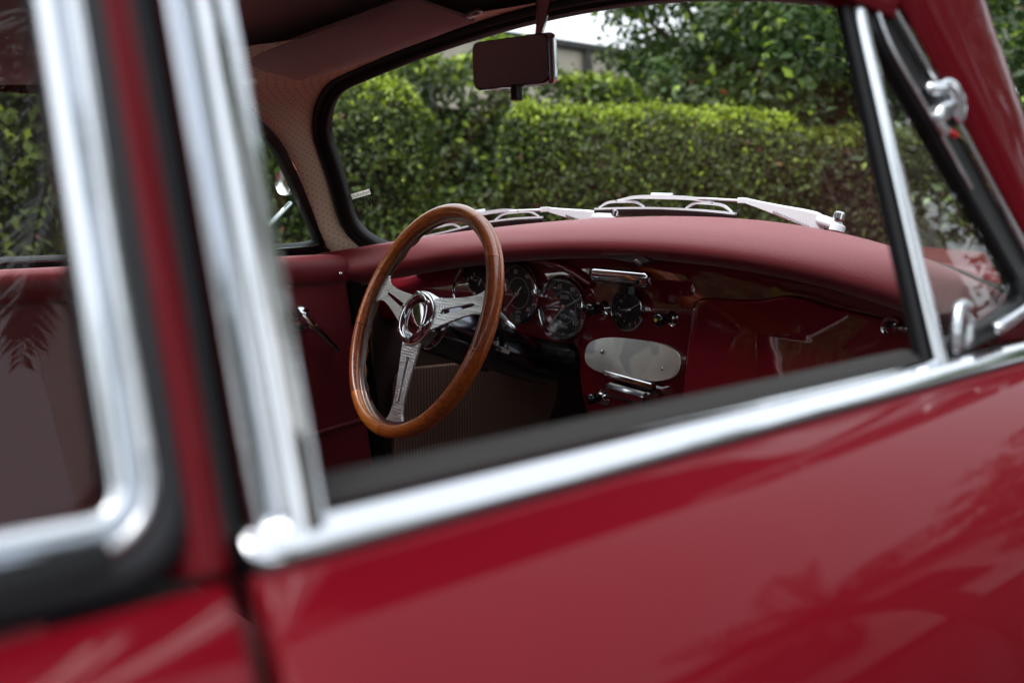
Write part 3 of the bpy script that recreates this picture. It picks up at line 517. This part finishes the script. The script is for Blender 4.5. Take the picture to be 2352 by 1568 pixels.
# ------------------------------------------------------------------ wipers
def wiper(label, piv, piv2, elbow, tipc, blade, nut):
    K = lambda p, a=.150: onpar(p[0], p[1], a, .85)
    pv, p2, el, tc = K(piv), K(piv2), K(elbow), K(tipc); o = nz(V([0, .72, .69])); root = None
    up = V([0, 0, 1.]); bw = nz(p2-el)
    # arm: broad tapered channel from the pivot, then a thin rod
    lp = []
    for t, wd in ((0, .0125), (.06, .0145), (.2, .0135), (.5, .0095), (.8, .006), (1, .0042)):
        c = p2*(1-t)+el*t; c = c+up*(-.010*(1-t)); lp.append([c+up*wd, c+up*wd*.9+V([0, .006, 0]), c-up*wd*.9+V([0, .006, 0]), c-up*wd, c-up*wd*.8-V([0, .003, 0]), c+up*wd*.8-V([0, .003, 0])])
    root = loft('wiper', lp, SILVER, car, sharp=40); part(root, label)
    tube('rod', [el+bw*.004, el*.5+tc*.5+up*.001, tc], .0021, SILVER, root, 8)
    box('rod_ferrule', el+(tc-el)*.03, (.016, .008, .0088), SILVER, root, .001, nz(tc-el), up)
    lathe('pivot', pv-up*.012, nz(V([.1, .25, 1])), [(0, 0), (.011, 0), (.011, .008), (.0085, .010), (0, .010)], SILVER, root, 20)
    lathe('pivot_nut', K(nut), nz(V([.1, .25, 1])), [(0, -.004), (.0078, -.004), (.0078, .004), (.0055, .0065), (0, .0065)], CHROME, root, 16)
    capsule('pivot_link', [pv-up*.004, p2-up*.006], .0085, SILVER, root, 10)
    lathe('rivet', p2-up*.006-V([0, .0035, 0])-bw*.006, (0, -1, 0), [(0, 0), (.0035, 0), (.003, .0012), (0, .0016)], SILVER, root, 14)
    for k in range(14): c = p2*(.86-.034*k)+el*(.14+.034*k)-up*(.0185-.0008*k)-V([0, .003, 0]); box('spring_coil', c, (.0012, .005, .0042), CHROME, root, 0, bw, up)
    # blade: rubber, stiffener, yokes
    b0, b1 = K(blade[0]), K(blade[1]); mid = [K(p) for p in blade[2]]
    bl_ = smooth_path([b0]+mid+[b1], 8)
    sweep('blade_rubber', [p-up*.0065 for p in bl_], [(-.0018, -.0055), (-.0035, .0035), (-.002, .005), (.002, .005), (.0035, .0035), (.0018, -.0055)], up, BLACK, root, False, True, 30)
    sweep('blade_spine', [p+up*.0002 for p in bl_], [(-.0032, -.0016), (-.0032, .0016), (.0032, .0016), (.0032, -.0016)], up, SILVER, root, False, True, 30)
    at_ = lambda t: bl_[int(round(t*(len(bl_)-1)))]
    def yoke(t0, t1, h0, h1, hm, wd, n='yoke'):
        a, b = at_(t0)+up*h0, at_(t1)+up*h1; m = (a+b)/2+up*hm; pth = smooth_path([a, a*.6+m*.4+up*hm*.45, m, b*.6+m*.4+up*hm*.45, b], 4); n_ = len(pth)
        sweep(n, pth, [(-.0028, -wd), (-.0028, wd), (.0028, wd), (.0028, -wd)], up, SILVER, root, False, True, 30, [.55+.45*math.sin(math.pi*i/(n_-1)) for i in range(n_)])
    yoke(.02, .33, .002, .002, .010, .0024); yoke(.62, .98, .002, .002, .011, .0024); yoke(.17, .80, .013, .013, .008, .0034, 'main_yoke')
    box('blade_clip', at_(.48)+up*.0205, (.040, .007, .0105), SILVER, root, .0015, nz(b1-b0), up)
    for t in (.17, .48, .80): lathe('rivet', at_(t)+up*(.0135 if t != .48 else .0205)-V([0, .0040, 0]), (0, -1, 0), [(0, 0), (.0017, 0), (.0013, .0008), (0, .001)], CHROME, root, 10)
    return root
wiper('silver wiper resting in front of the centre of the windscreen', (1922, 512), (1888, 497), (1712, 461), (1535, 455), ((1366, 480), (1690, 491), [(1450, 478), (1530, 479), (1620, 484)]), (1927, 497))
wiper('silver wiper behind the steering wheel rim', (1408, 495), (1372, 491), (1256, 481), (1112, 490), ((962, 546), (1247, 499), [(1030, 531), (1100, 514), (1175, 503)]), (1414, 491))

# ------------------------------------------------------------------ dash pad and painted dashboard
zc = lambda x: .984-.19*x*x
def pad(x):
    X2 = x*x; c = zc(x)
    return [V([x, y, z]) for y, z in ((.150-.85*X2, c-.030), (.118-.83*X2, c-.012), (.080-.80*X2, c-.001), (.045-.70*X2, c+.0005), (.005-.58*X2, c-.005), (-.025-.48*X2, c-.014), (-.046-.42*X2, c-.027), (-.057-.40*X2, c-.041), (-.056-.38*X2, c-.054), (-.044-.36*X2, c-.063), (-.022-.34*X2, c-.066), (.02-.3*X2, c-.062))]
dpad = loft('dash_pad', [pad(-.645+1.29*i/60) for i in range(61)], VINYL, car, sharp=70); subsurf(dpad, 1); part(dpad, 'padded oxblood vinyl dash top, light along its crest')
def zb(x):
    ss = lambda a, b, t: (lambda q: q*q*(3-2*q))(min(1, max(0, (t-a)/(b-a))))
    return .772-.02*ss(-.4, -.2, x)-.125*ss(-.185, -.158, x)+.05*ss(.055, .11, x)
yp = lambda x: -.26*x*x
def dash_f(u, v):
    x = -.625+1.25*u; zt = zc(x)-.058; zl = zb(x); z = zt*(1-v)+zl*v
    y = yp(x) + .15*max(0, z-.842) - .006*math.sin(math.pi*v)
    if v > .86: k = (v-.86)/.14; z = zt*(1-.86)+zl*.86-(zt-zl)*.14*math.sin(k*math.pi/2)*.8; y = yp(x)-.006*math.sin(math.pi*.86)+.035*(1-math.cos(k*math.pi/2))
    return V([x, y, z])
dash = grid('dashboard', dash_f, 120, 40, PAINT_DASH, car); solid(dash, .006, 1); part(dash, 'glossy red painted metal dashboard with chrome fittings')
# gauge brow: a shallow raised hood over the three dials
sweep('gauge_brow', smooth_path([(-.53, yp(.53)-.002, .868), (-.47, yp(.47)-.003, .896), (-.345, -.034, .912), (-.215, -.016, .899), (-.150, -.006, .872)], 8), circ(.008, 10), V([0, -1, 0]), PAINT_DASH, dash)
def gauge(name, label, cx, cz, R, items, needle, marks=(), rings=(), tilt=0):
    y = yp(cx)-.004; c = V([cx, y-.003, cz]); ax = nz(V([tilt, -1, .02])); exx = nz(V([1, tilt, 0]))
    f = lathe(name, c, ax, [(R*.965, -.03), (R*.965, 0), (0, .0005)], DIAL, car, 40); part(f, label)
    lathe('bezel', c, ax, [(R*.93, -.028), (R*1.015, -.004), (R*1.03, .004), (R*1.0, .011), (R*.955, .0125), (R*.915, .009), (R*.905, .002)], CHROME, f, 48, 60)
    ezz = np.cross(ax, exx)*-1; ezz = ezz if ezz[2] > 0 else -ezz; fp = lambda r, a, h=.0012: c+exx*r*math.cos(R_(a))+ezz*r*math.sin(R_(a))+ax*h
    ex_ = []
    for a, r0, r1, wd in marks:
        d = nz(fp(1, a)-fp(0, a)); t = np.cross(d, ax)*wd/2; ex_.append([fp(R*r0, a)-t, fp(R*r1, a)-t, fp(R*r1, a)+t, fp(R*r0, a)+t])
    for r, wd in rings:
        for k in range(60): a0, a1 = 6*k, 6*k+6.2; ex_.append([fp(R*r-wd/2, a0), fp(R*r+wd/2, a0), fp(R*r+wd/2, a1), fp(R*r-wd/2, a1)])
    text_mesh('dial_print', [glyphs(t, s, fp(R*r, a), exx, ezz) for t, s, r, a in items], PRINT, f, extra=ex_)
    for (a, ln, back, wd) in needle:
        d = nz(fp(1, a)-fp(0, a)); t = np.cross(d, ax); n_ = slab('needle', [fp(0, 0, .004)-d*R*back-t*wd*1.6, fp(0, 0, .004)+t*-wd, fp(0, 0, .004)+d*R*ln-t*wd*.35, fp(0, 0, .004)+d*R*ln+t*wd*.35, fp(0, 0, .004)+t*wd, fp(0, 0, .004)-d*R*back+t*wd*1.6], ax*.0006, PRINT, f)
    lathe('needle_hub', c, ax, [(R*.11, .001), (R*.105, .005), (0, .0085)], ALU_P, f, 20)
    lathe('dial_glass', c, ax, [(0, .0095), (R*.93, .0095)], GLASS_D, f, 40)
    return f
tk = lambda a0, a1, n, r0=.86, r1=.92, wd=.0008: [(a0+(a1-a0)*i/n, r0 if i % 5 else r0-.05, r1, wd) for i in range(n+1)]
gauge('gauge', 'left gauge half hidden by the wheel rim, with fuel and temperature', *ony(1088, 675, yp(.45))[[0, 2]], .0535, [('TEMP', .006, .45, 90), ('R', .009, .6, 130), ('BENZIN', .005, .3, 270)], [(150, .5, 0, .0007)], [(60, .35, .6, .004), (110, .5, .62, .004), (95, .62, .7, .003)], [(.58, .0005)])
gauge('gauge', 'middle gauge, a tachometer beside the wheel rim', *ony(1193, 673, yp(.333))[[0, 2]], .0535, [(str(v), .0105, .70, 225-(v-5)*270/55) for v in (10, 20, 30, 40, 50, 60)]+[('5', .0095, .72, 232), ('UPM', .0075, .62, 270), ('x100', .006, .75, 270), ('RPM', .0065, .87, 270)], [(226, .80, .30, .0008)], tk(225, -45, 55), [(.50, .0006)])
gauge('gauge', 'right gauge, a speedometer marked MPH', *ony(1302, 706, yp(.214))[[0, 2]], .0535, [(str(v), .0105, .69, 254-2.45*v) for v in (20, 40, 60, 80, 100, 120)]+[('MPH', .0092, .60, 270), ('VDO', .004, .82, 270), ('25058', .0085, .33, 90), ('116', .0085, .30, 270)], [(226, .82, .12, .0008)], tk(230, -40, 44), [(.50, .0006), (.86, .0004)])
gauge('clock', 'small round clock between the two black knobs', *ony(1455, 710, yp(.066))[[0, 2]], .0335, [(str(h), .0072, .70, 90-30*h) for h in range(1, 13)], [(28, .78, .2, .0007), (185, .5, .15, .0010)], [(90-6*i, .88, .94, .0005) for i in range(60)], [])
# knobs
def knob(label, c, ln, r, dot=False, ax=(.05, -1, .03)):
    c = V(c, float); k = lathe('knob', c, ax, [(.0045, 0), (.0045, ln*.15), (.007, ln*.2), (r*.72, ln*.45), (r*.80, ln*.6), (r, ln*.74), (r*.96, ln*.90), (r*.6, ln*.985), (0, ln)], GLOSSB, car, 24, 60); part(k, label)
    lathe('escutcheon', c, ax, [(.017, -.004), (.017, .001), (.012, .005), (.009, .011), (.0065, .014), (.0045, .014)], CHROME, k, 28, 60)
    if dot: lathe('yellow_dot', c+nz(ax)*ln*.985, ax, [(.0028, -.001), (.0028, .0008), (0, .0012)], YELLOW, k, 16)
knob('black knob with chrome base between speedometer and clock', ony(1392, 708, yp(.12)), .047, .0112)
knob('black knob with a yellow dot right of the clock', ony(1548, 731, yp(.02)), .046, .0110, True)
knob('black knob below the steel plate at the left', ony(1388, 911, -.004), .040, .0098)
# polished steel blanking plate with two screws
pl = []
for i in range(48):
    t = 2*math.pi*i/48; e = 2/2.9; cx_ = math.copysign(abs(math.cos(t))**e, math.cos(t)); sx = math.copysign(abs(math.sin(t))**e, math.sin(t)); pl.append(V([-.0565+.099*cx_, -.016+.0070*sx, .7615+.0305*sx+.002*cx_]))
SW = mat('swirled_steel', (.8, .78, .74), .36, 1.0); vo = N(SW, 'ShaderNodeTexVoronoi'); vo.feature = 'SMOOTH_F1'; vo.inputs['Scale'].default_value = 26; vo.inputs['Smoothness'].default_value = .25; L(SW, coords(SW), vo.inputs['Vector'])
nb = noise(SW, 9, 2); bump(SW, nb.outputs[0], .25, .004)
L(SW, ramp(SW, vo.outputs['Color'], [(.2, (.66, .65, .64)), (.42, (.90, .88, .82)), (.8, (1.0, .97, .90))]), P(SW).inputs['Base Color'])  # grey and cream cells put the facets' differing reflections into the colour
plate = slab('radio_plate', pl, (0, .012, 0), SW, dash, .0012); part(plate, 'oblong polished steel blanking plate with two screws')
for p in ((1384, 808), (1523, 847)): lathe('plate_screw', ony(*p, -.0165), (0, -1, .2), [(0, 0), (.0036, 0), (.003, .0016), (.0008, .0022), (0, .0018)], CHROME, dash, 16)
# glovebox lid: raised outline on the right
gl_ = round_poly([(.060, .70), (.060, .868), (.175, .8715), (.232, .887), (.292, .8755), (.385, .868), (.470, .86), (.475, .70)], [.02, .026, .04, .05, .04, .05, .03, .02], 6)
gd = [[V([x*k+(1-k)*.265, yp(x)-o-.006-.11*max(0, .868-(z*k+(1-k)*.79)), z*k+(1-k)*.79]) for x, z in gl_] for k, o in ((1.0, -.004), (1.0, .003), (.992, .0075), (.975, .0095), (.93, .0085), (.5, .0085))]
lid = loft('glovebox_lid', gd, PAINT_DASH, dash, sharp=60)
gp = [V([x, yp(x)-.0115-.11*max(0, .868-z), z]) for x, z in [(q[0], q[1]) for q in gl_]]
tube('glovebox_bead', [p for p in gp if p[0] < .07 and p[2] > .72], .0015, CHROME, dash, 6)
gl0 = ony(2050, 750, -.055); lk = lathe('glovebox_lock', gl0, (.1, -1, .05), [(0, .002), (.007, .002), (.0085, .006), (.0115, .007), (.0125, .003), (.0125, -.006)], CHROME, dash, 24, 60)
capsule('glovebox_handle', [gl0+V([.012, -.012, .001]), gl0+V([.028, -.022, .002])], .0055, CHROME, dash, 10)
# chrome lamp bar above the clock, with its black bracket, and the smoked lamp under the pad
cb = V([-.049, -.050, .8925]); bar = box('lamp_bar', cb, (.112, .020, .0235), CHROME, car, .0085, (1, .06, -.02)); part(bar, 'chrome lamp bar mounted above the clock'); bar.modifiers['bevel'].segments = 6; bar.data.polygons.foreach_set('use_smooth', [True]*6)
box('bracket', cb+V([.012, .002, -.019]), (.017, .018, .016), GLOSSB, bar, .002); box('lamp_slot', cb+V([.004, -.0105, -.006]), (.076, .002, .0022), GLOSSB, bar, .0004, (1, .06, -.02))
for dx in (-.034, .040): lathe('bar_screw', cb+V([dx, -.0100, -.004]), (0, -1, 0), [(0, 0), (.003, 0), (.0025, .002), (0, .0026)], GLOSSB, bar, 12)
ml = [ony(*p, -.052) for p in ((1366, 573), (1400, 570), (1460, 576), (1492, 600), (1478, 606), (1420, 598), (1385, 590))]
slab('reading_lamp', ml, (0, .014, -.002), PLASTIC, car, .002)
capsule('lamp_switch', [ony(1462, 601, -.052), ony(1470, 606, -.050)], .0045, PLASTIC, car, 8)
# ashtray under the plate
ab = [ony(1393, 857, -.018), ony(1499, 886, -.018)]
ash = box('ashtray', (ab[0]+ab[1])/2+V([.01, -.004, -.021]), (.088, .036, .024), CHROME, dash, .007, nz(ab[1]-ab[0])); part(ash, 'chrome ashtray below the steel plate'); ash.modifiers['bevel'].segments = 2
box('ashtray_lip', (ab[0]+ab[1])/2, (.104, .012, .0105), CHROME, dash, .003, nz(ab[1]-ab[0]))
tube('chrome_lever', [ony(1410, 925, -.03), ony(1409, 985, -.03)], .0016, CHROME, dash, 6)
# ------------------------------------------------------------------ steering wheel
WC = V([-.29655, -.24652, .82068]); wa, wg = .385568, -.116052
wr = V([math.cos(wg), math.sin(wg), 0]); wf_ = V([-math.sin(wg), math.cos(wg), 0]); wu = wf_*math.sin(wa)+V([0, 0, math.cos(wa)]); wn_ = np.cross(wr, wu)
def wp(r, a, h=0): return WC+r*(math.cos(R_(a))*wr+math.sin(R_(a))*wu)+h*wn_
hub = lathe('steering_wheel', WC, wn_, [(.030, .004), (.031, .0125), (.034, .0155), (.039, .0155), (.0435, .012), (.0460, .005), (.0460, -.012), (.030, -.014)], CHROME, car, 64, 70)
part(hub, 'wood rimmed steering wheel with three pierced aluminium spokes')
bounds = [36, 66, 118, 157, 189.5, 231, 270, 310, 351.6, 396]
for i in range(len(bounds)-1):
    a0, a1 = bounds[i]+.12, bounds[i+1]-.12; n = max(6, int((a1-a0)/2.5)); loops = []
    for k in range(n+1):
        a = a0+(a1-a0)*k/n; loops.append([wp(.1838+.0106*math.cos(t), a, .003+.0100*math.sin(t)) for t in [2*math.pi*j/20 for j in range(20)]])
    loft('rim_segment', loops, WOODS[[0, 1, 3, 0, 2, 1, 3, 0, 2][i]], hub, sharp=60)
loops = []
for k in range(360):                                # rear half of the rim, finger scallops towards the hub
    a = k; s = .0025*(1+math.cos(R_(a*30)))*(1 if (38 < a < 155 or 190 < a < 262 or 285 < a < 350) else .3)
    loops.append([wp(.1832+.0090*math.cos(t)-(s if math.cos(t) < -.2 else 0), a, -.0095+.0072*math.sin(t)) for t in [2*math.pi*j/14 for j in range(14)]])
loft('rim_back', loops, WOODS[0], hub, True, sharp=60)
loft('rim_band', [[wp(r, k*3, h) for r, h in ((.1665, -.0012), (.1665, -.0075), (.176, -.0075), (.176, -.0012))] for k in range(120)], ALU_P, hub, True, sharp=30)
for a in (166, 16, 275.2):
    o2 = [(.040, -.026), (.060, -.0235), (.085, -.0195), (.115, -.0158), (.140, -.0150), (.152, -.0175), (.161, -.0215), (.170, -.032)]
    slot = [(.064, -.0042), (.100, -.0034), (.134, -.0026)]
    P2 = lambda x, y, h: WC+(math.cos(R_(a))*wr+math.sin(R_(a))*wu)*x+(-math.sin(R_(a))*wr+math.cos(R_(a))*wu)*y+h*wn_
    vv, ff = [], []
    xs = sorted(set([q[0] for q in o2]+[q[0] for q in slot])); oi = lambda x: np.interp(x, [q[0] for q in o2], [-q[1] for q in o2]); si = lambda x: np.interp(x, [q[0] for q in slot], [-q[1] for q in slot]) if .064 <= x <= .134 else 0
    hh = lambda x: .006-.010*((x-.03)/.14)
    bm = bmesh.new()
    def strip(sg):
        top, bot = [], []
        for x in xs: top.append((bm.verts.new(P2(x, sg*oi(x), hh(x))), bm.verts.new(P2(x, sg*si(x), hh(x))))); bot.append((bm.verts.new(P2(x, sg*oi(x), hh(x)-.0042)), bm.verts.new(P2(x, sg*si(x), hh(x)-.0042))))
        for i in range(len(xs)-1):
            for l_ in (top, bot): bm.faces.new((l_[i][0], l_[i+1][0], l_[i+1][1], l_[i][1]))
            bm.faces.new((top[i][0], top[i+1][0], bot[i+1][0], bot[i][0]))
            if .063 < xs[i] < .133: bm.faces.new((top[i][1], top[i+1][1], bot[i+1][1], bot[i][1]))
    strip(1); strip(-1); bmesh.ops.remove_doubles(bm, verts=bm.verts, dist=1e-5); bmesh.ops.recalc_face_normals(bm, faces=bm.faces)
    me = bpy.data.meshes.new('spoke'); bm.to_mesh(me); bm.free(); sp = link('spoke', me, ALU, hub, False)
    bevel(sp, .0006, 2)
for k in range(6): c = wp(.0388, 30+60*k+12, .0150); lathe('hub_bolt', c, wn_, [(.0042, -.002), (.0042, .0014), (.0034, .0022), (.0022, .0022), (.0020, .0008), (0, .0006)], CHROME, hub, 18)
lathe('horn_cap', WC, wn_, [(.0300, .004), (.0290, .0085), (.022, .0110), (.010, .0120), (0, .0122)], mat('dark_chrome', (.5, .47, .49), .05, 1.0), hub, 48, 70)
# column
cdir = nz(-wn_); c0 = WC+cdir*.020
clm = lathe('steering_column', c0, cdir, [(.030, -.012), (.044, .000), (.0465, .006), (.0475, .10), (.0475, .112), (.0455, .114), (.0455, .125), (.040, .127), (.036, .21), (.03, .26)], mat('column_enamel', (.16, .17, .20), .12, 1.0), car, 48, 50); part(clm, 'glossy black steering column shroud behind the spokes')
capsule('indicator_lever', smooth_path([c0+cdir*.13+wr*.04, ony(1140, 716, -.13), ony(1178, 752, -.145)], 5), .0045, GLOSSB, clm, 10)
capsule('lever_tip', [ony(1168, 742, -.142), ony(1179, 753, -.146)], .0050, CHROME, clm, 10)
box('column_clamp', c0+cdir*.118+wr*.047+V([0, 0, -.004]), (.018, .016, .010), ALU_P, clm, .002, cdir)
box('column_bracket', V([-.27, .04, .745]), (.20, .14, .05), BLACK, car, .02); capsule('key_barrel', [ony(1230, 792, -.02), ony(1230, 818, -.02)], .0055, CHROME, car, 10)
box('under_dash_tray', V([-.16, .10, .735]), (.30, .20, .05), BLACK, car, .015)
# ------------------------------------------------------------------ far door interior
slab('inner_panel', [V([-.622, -1.01, .86]), V([-.622, -.185, .86]), V([-.622, -.10, .25]), V([-.622, -1.01, .25])], (.016, 0, 0), VINYL, fdoor, .004)
part(sweep('armrest_roll', [V([-.612, y, .882]) for y in (-1.0, -.7, -.4, -.19)], [(-.012, -.026), (.010, -.028), (.020, -.018), (.024, 0), (.021, .016), (.012, .025), (-.012, .026)][::-1], V([0, 0, 1.]), VINYL, fdoor, sharp=70), 'padded oxblood roll along the top of the far door')
hb_ = onx(690, 731, -.604); hdl = lathe('door_handle', hb_, (1, 0, 0), [(.024, -.004), (.024, .002), (.020, .006), (.014, .009), (.011, .016), (0, .018)], CHROME, fdoor, 28, 60); part(hdl, 'slim chrome handle on the far door')
hp0 = hb_+V([.016, 0, 0]); hp1 = onx(778, 806, -.592)
tube('handle_lever', smooth_path([hp0+V([-.004, -.006, .006]), hp0*.7+hp1*.3+V([.004, 0, 0]), hp0*.3+hp1*.7, hp1], 4), [.0085, .009, .0085, .008, .0075, .007, .0065, .006, .0058, .0055, .005, .0045, .003], CHROME, fdoor, 12)
capsule('lock_button', [onx(783, 629, -.592), onx(783, 629, -.582)], .0045, CHROME, fdoor, 10); capsule('window_winder', [onx(679, 893, -.60), onx(677, 893, -.57)], .006, CHROME, fdoor, 10)
tube('pocket_piping', smooth_path([onx(690, 1006, -.602), onx(760, 985, -.602), onx(835, 962, -.602)], 5), .0045, VINYL, fdoor, 8)
loft('door_gap_seal', [[V([-.618+a, y+b, z]) for a, b in ((0, -.014), (.022, -.012), (.022, .012), (0, .014))] for y, z in ((-.175, .905), (-.172, .86), (-.165, .80), (-.15, .70), (-.12, .5), (-.10, .3))], BLACK, car, sharp=40)
sp_ = smooth_path([SP(-.400, 1.158, 0, -1), SP(-.374, 1.147, 0, -1), SP(-.316, 1.100, 0, -1), SP(-.256, 1.014, 0, -1), SP(-.208, .935, 0, -1), SP(-.222, .914, 0, -1), SP(-.31, .9085, 0, -1), SP(-.55, .905, 0, -1), SP(-1.0, .905, 0, -1)], 6)
sweep('vent_seal', sp_, [(-.036, -.010), (-.036, .006), (-.028, .013), (-.010, .015), (-.004, .010), (.004, .012), (.014, .012), (.017, .006), (.017, -.010)], V([1., 0, -.3]), BLACK, fdoor, False, True, 40)
for k, (o_, r) in enumerate(((.0145, .0016), (-.0005, .0013), (-.012, .0013))):
    pth = [p+V([.011, 0, 0])+nz(np.cross(V([1., 0, -.3]), (sp_[min(i+1, len(sp_)-1)]-sp_[max(i-1, 0)])))*o_ for i, p in enumerate(sp_)]; tube('vent_trim', pth[8:], r, CHROME, fdoor, 6)
slab('vent_window', [SP(y, z, .002, -1) for y, z in ((-.39, 1.14), (-.325, 1.095), (-.27, 1.01), (-.225, .925), (-.41, .915))], -SN(-1)*.004, GLASS_V, fdoor)
fm = lathe('door_mirror', onx(655, 420, -.80), nz(V([.25, -1, .0])), [(0, .002), (.022, .002), (.024, .005), (.026, 0), (.022, -.012), (.012, -.02), (0, -.022)], ALU_P, car, 28, 60); tube('mirror_stem', [onx(655, 420, -.80)+V([0, .01, -.04]), V([-.70, -.36, .90])], .005, CHROME, fm, 8)
# ------------------------------------------------------------------ mirror, visor
mc = V([.000, -.312, 1.1835]); me_ = nz(V([1, .19, .02])); mz = V([0, -.06, 1.])
mo = box('rear_view_mirror', mc, (.126, .018, .062), CHROME, car, .0075, me_, mz); mo.modifiers['bevel'].segments = 4; part(mo, 'rear view mirror with chrome back hanging from the header')
mnv = nz(np.cross(me_, mz)); mnv = mnv if mnv[1] < 0 else -mnv
slab('mirror_glass', [mc+mnv*.0092+me_*a+nz(mz)*b for a, b in round_poly([(-.0595, -.0285), (.0585, -.0285), (.0585, .0285), (-.0595, .0285)], .012, 5)], mnv*.0012, MIRROR, mo, 0)
slab('mirror_rim', [mc+mnv*.0084+me_*a+nz(mz)*b for a, b in round_poly([(-.0612, -.0300), (.0602, -.0300), (.0602, .0300), (-.0612, .0300)], .012, 5)], mnv*.0010, GLOSSB, mo, 0)
box('dip_tab', mc+V([.008, -.004, -.038]), (.012, .012, .020), GLOSSB, mo, .002)
tube('mirror_stalk', smooth_path([mc+V([.030, .012, .026]), mc+V([.026, .022, .05]), mc+V([.016, .035, .078]), mc+V([.006, .045, .095])], 5), [.0045+.0005*i for i in range(16)], CHROME, mo, 10)
vA, vB, vC, vD = V([-.470, -.350, 1.199]), V([-.080, -.312, 1.246]), V([-.100, -.402, 1.266]), V([-.455, -.470, 1.214])
def vis(u, v, o):
    p = (vA*(1-u)+vB*u)*(1-v)+(vD*(1-u)+vC*u)*v; e = (1-abs(2*u-1)**6)*(1-abs(2*v-1)**4); n = nz(np.cross(vB-vA, vD-vA)); n = n if n[2] < 0 else -n; return p+n*o*(.35+.65*e)+V([0, .012*math.sin(math.pi*u)*(1-v), 0])
vl = []
for i in range(21):
    u = i/20; vl.append([vis(u, j/12, .008) for j in range(13)]+[vis(u, 1-j/12, -.008) for j in range(13)])
vz = loft('sun_visor', vl, mat('visor_vinyl', (.50, .42, .40), .6), car, sharp=70); part(vz, 'folded up padded sun visor above the steering wheel')
capsule('visor_pivot', [vB+V([-.004, -.01, .004]), vB+V([.014, -.004, .008])], .005, CHROME, vz, 8)
# ------------------------------------------------------------------ footwell, floor, seats, wheels
slab('floor', [V([-.62, -1.6, .20]), V([.62, -1.6, .20]), V([.62, .62, .20]), V([-.62, .62, .20])], (0, 0, .02), CARPET_D, car)
slab('toe_board', [V([-.64, .42, .88]), V([.64, .42, .88]), V([.64, .60, .21]), V([-.64, .60, .21])], (0, .02, 0), CARPET_D, car)
slab('bulkhead', [V([-.60, -1.55, .20]), V([.60, -1.55, .20]), V([.60, -1.62, .97]), V([-.60, -1.62, .97])], (0, -.02, 0), DARK, car)
kp = round_poly([(-.10, .25), (-.085, .68), (.34, .665), (.37, .56), (.30, .475), (.05, .385), (-.02, .25)], [.02, .04, .05, .06, .06, .08, .03], 6)
part(slab('kick_panel', [V([-.612, y, z]) for y, z in kp], (.012, 0, 0), CARPET, car, .004), 'brown ribbed carpet panel in the driver footwell')
slab('footwell_side', [V([-.632, -.12, .20]), V([-.632, .60, .20]), V([-.632, .60, .90]), V([-.632, -.12, .90])], (.012, 0, 0), CARPET_D, car); slab('footwell_side', [V([.632, -.12, .20]), V([.632, .60, .20]), V([.632, .60, .90]), V([.632, -.12, .90])], (-.012, 0, 0), CARPET_D, car)
def seat(x, label):
    c = [[V([x+a, -1.06-.12*(z-.35)/.5*0+dy-.20*(z-.35), z]) for a, dy in ((-.23*k, -.05), (-.24*k, .0), (-.20*k, .04), (0, .03), (.20*k, .04), (.24*k, .0), (.23*k, -.05), (0, -.06))] for z, k in ((.35, .95), (.5, 1), (.66, 1), (.78, .95), (.83, .85), (.85, .7))]
    s_ = loft('seat', c, VINYL, car, sharp=70); subsurf(s_, 1); part(s_, label); box('cushion', (x, -.80, .345), (.48, .52, .15), VINYL, s_, .05)
seat(-.33, 'driver seat in oxblood vinyl'); seat(.33, 'passenger seat in oxblood vinyl behind the quarter window')
for sg in (1, -1):
    for y in (1.02, -1.18):
        t_ = lathe('wheel', (sg*.66, y, .315), (sg, 0, 0), [(.12, .0), (.20, .0), (.205, .05), (.225, .055), (.30, .05), (.315, .02), (.315, -.07), (.29, -.09), (.2, -.09)], TYRE, car, 36, 50); lathe('hubcap', (sg*.66, y, .315), (sg, 0, 0), [(.20, .03), (.19, .05), (.14, .045), (.10, .07), (0, .085)], CHROME, t_, 32, 50)
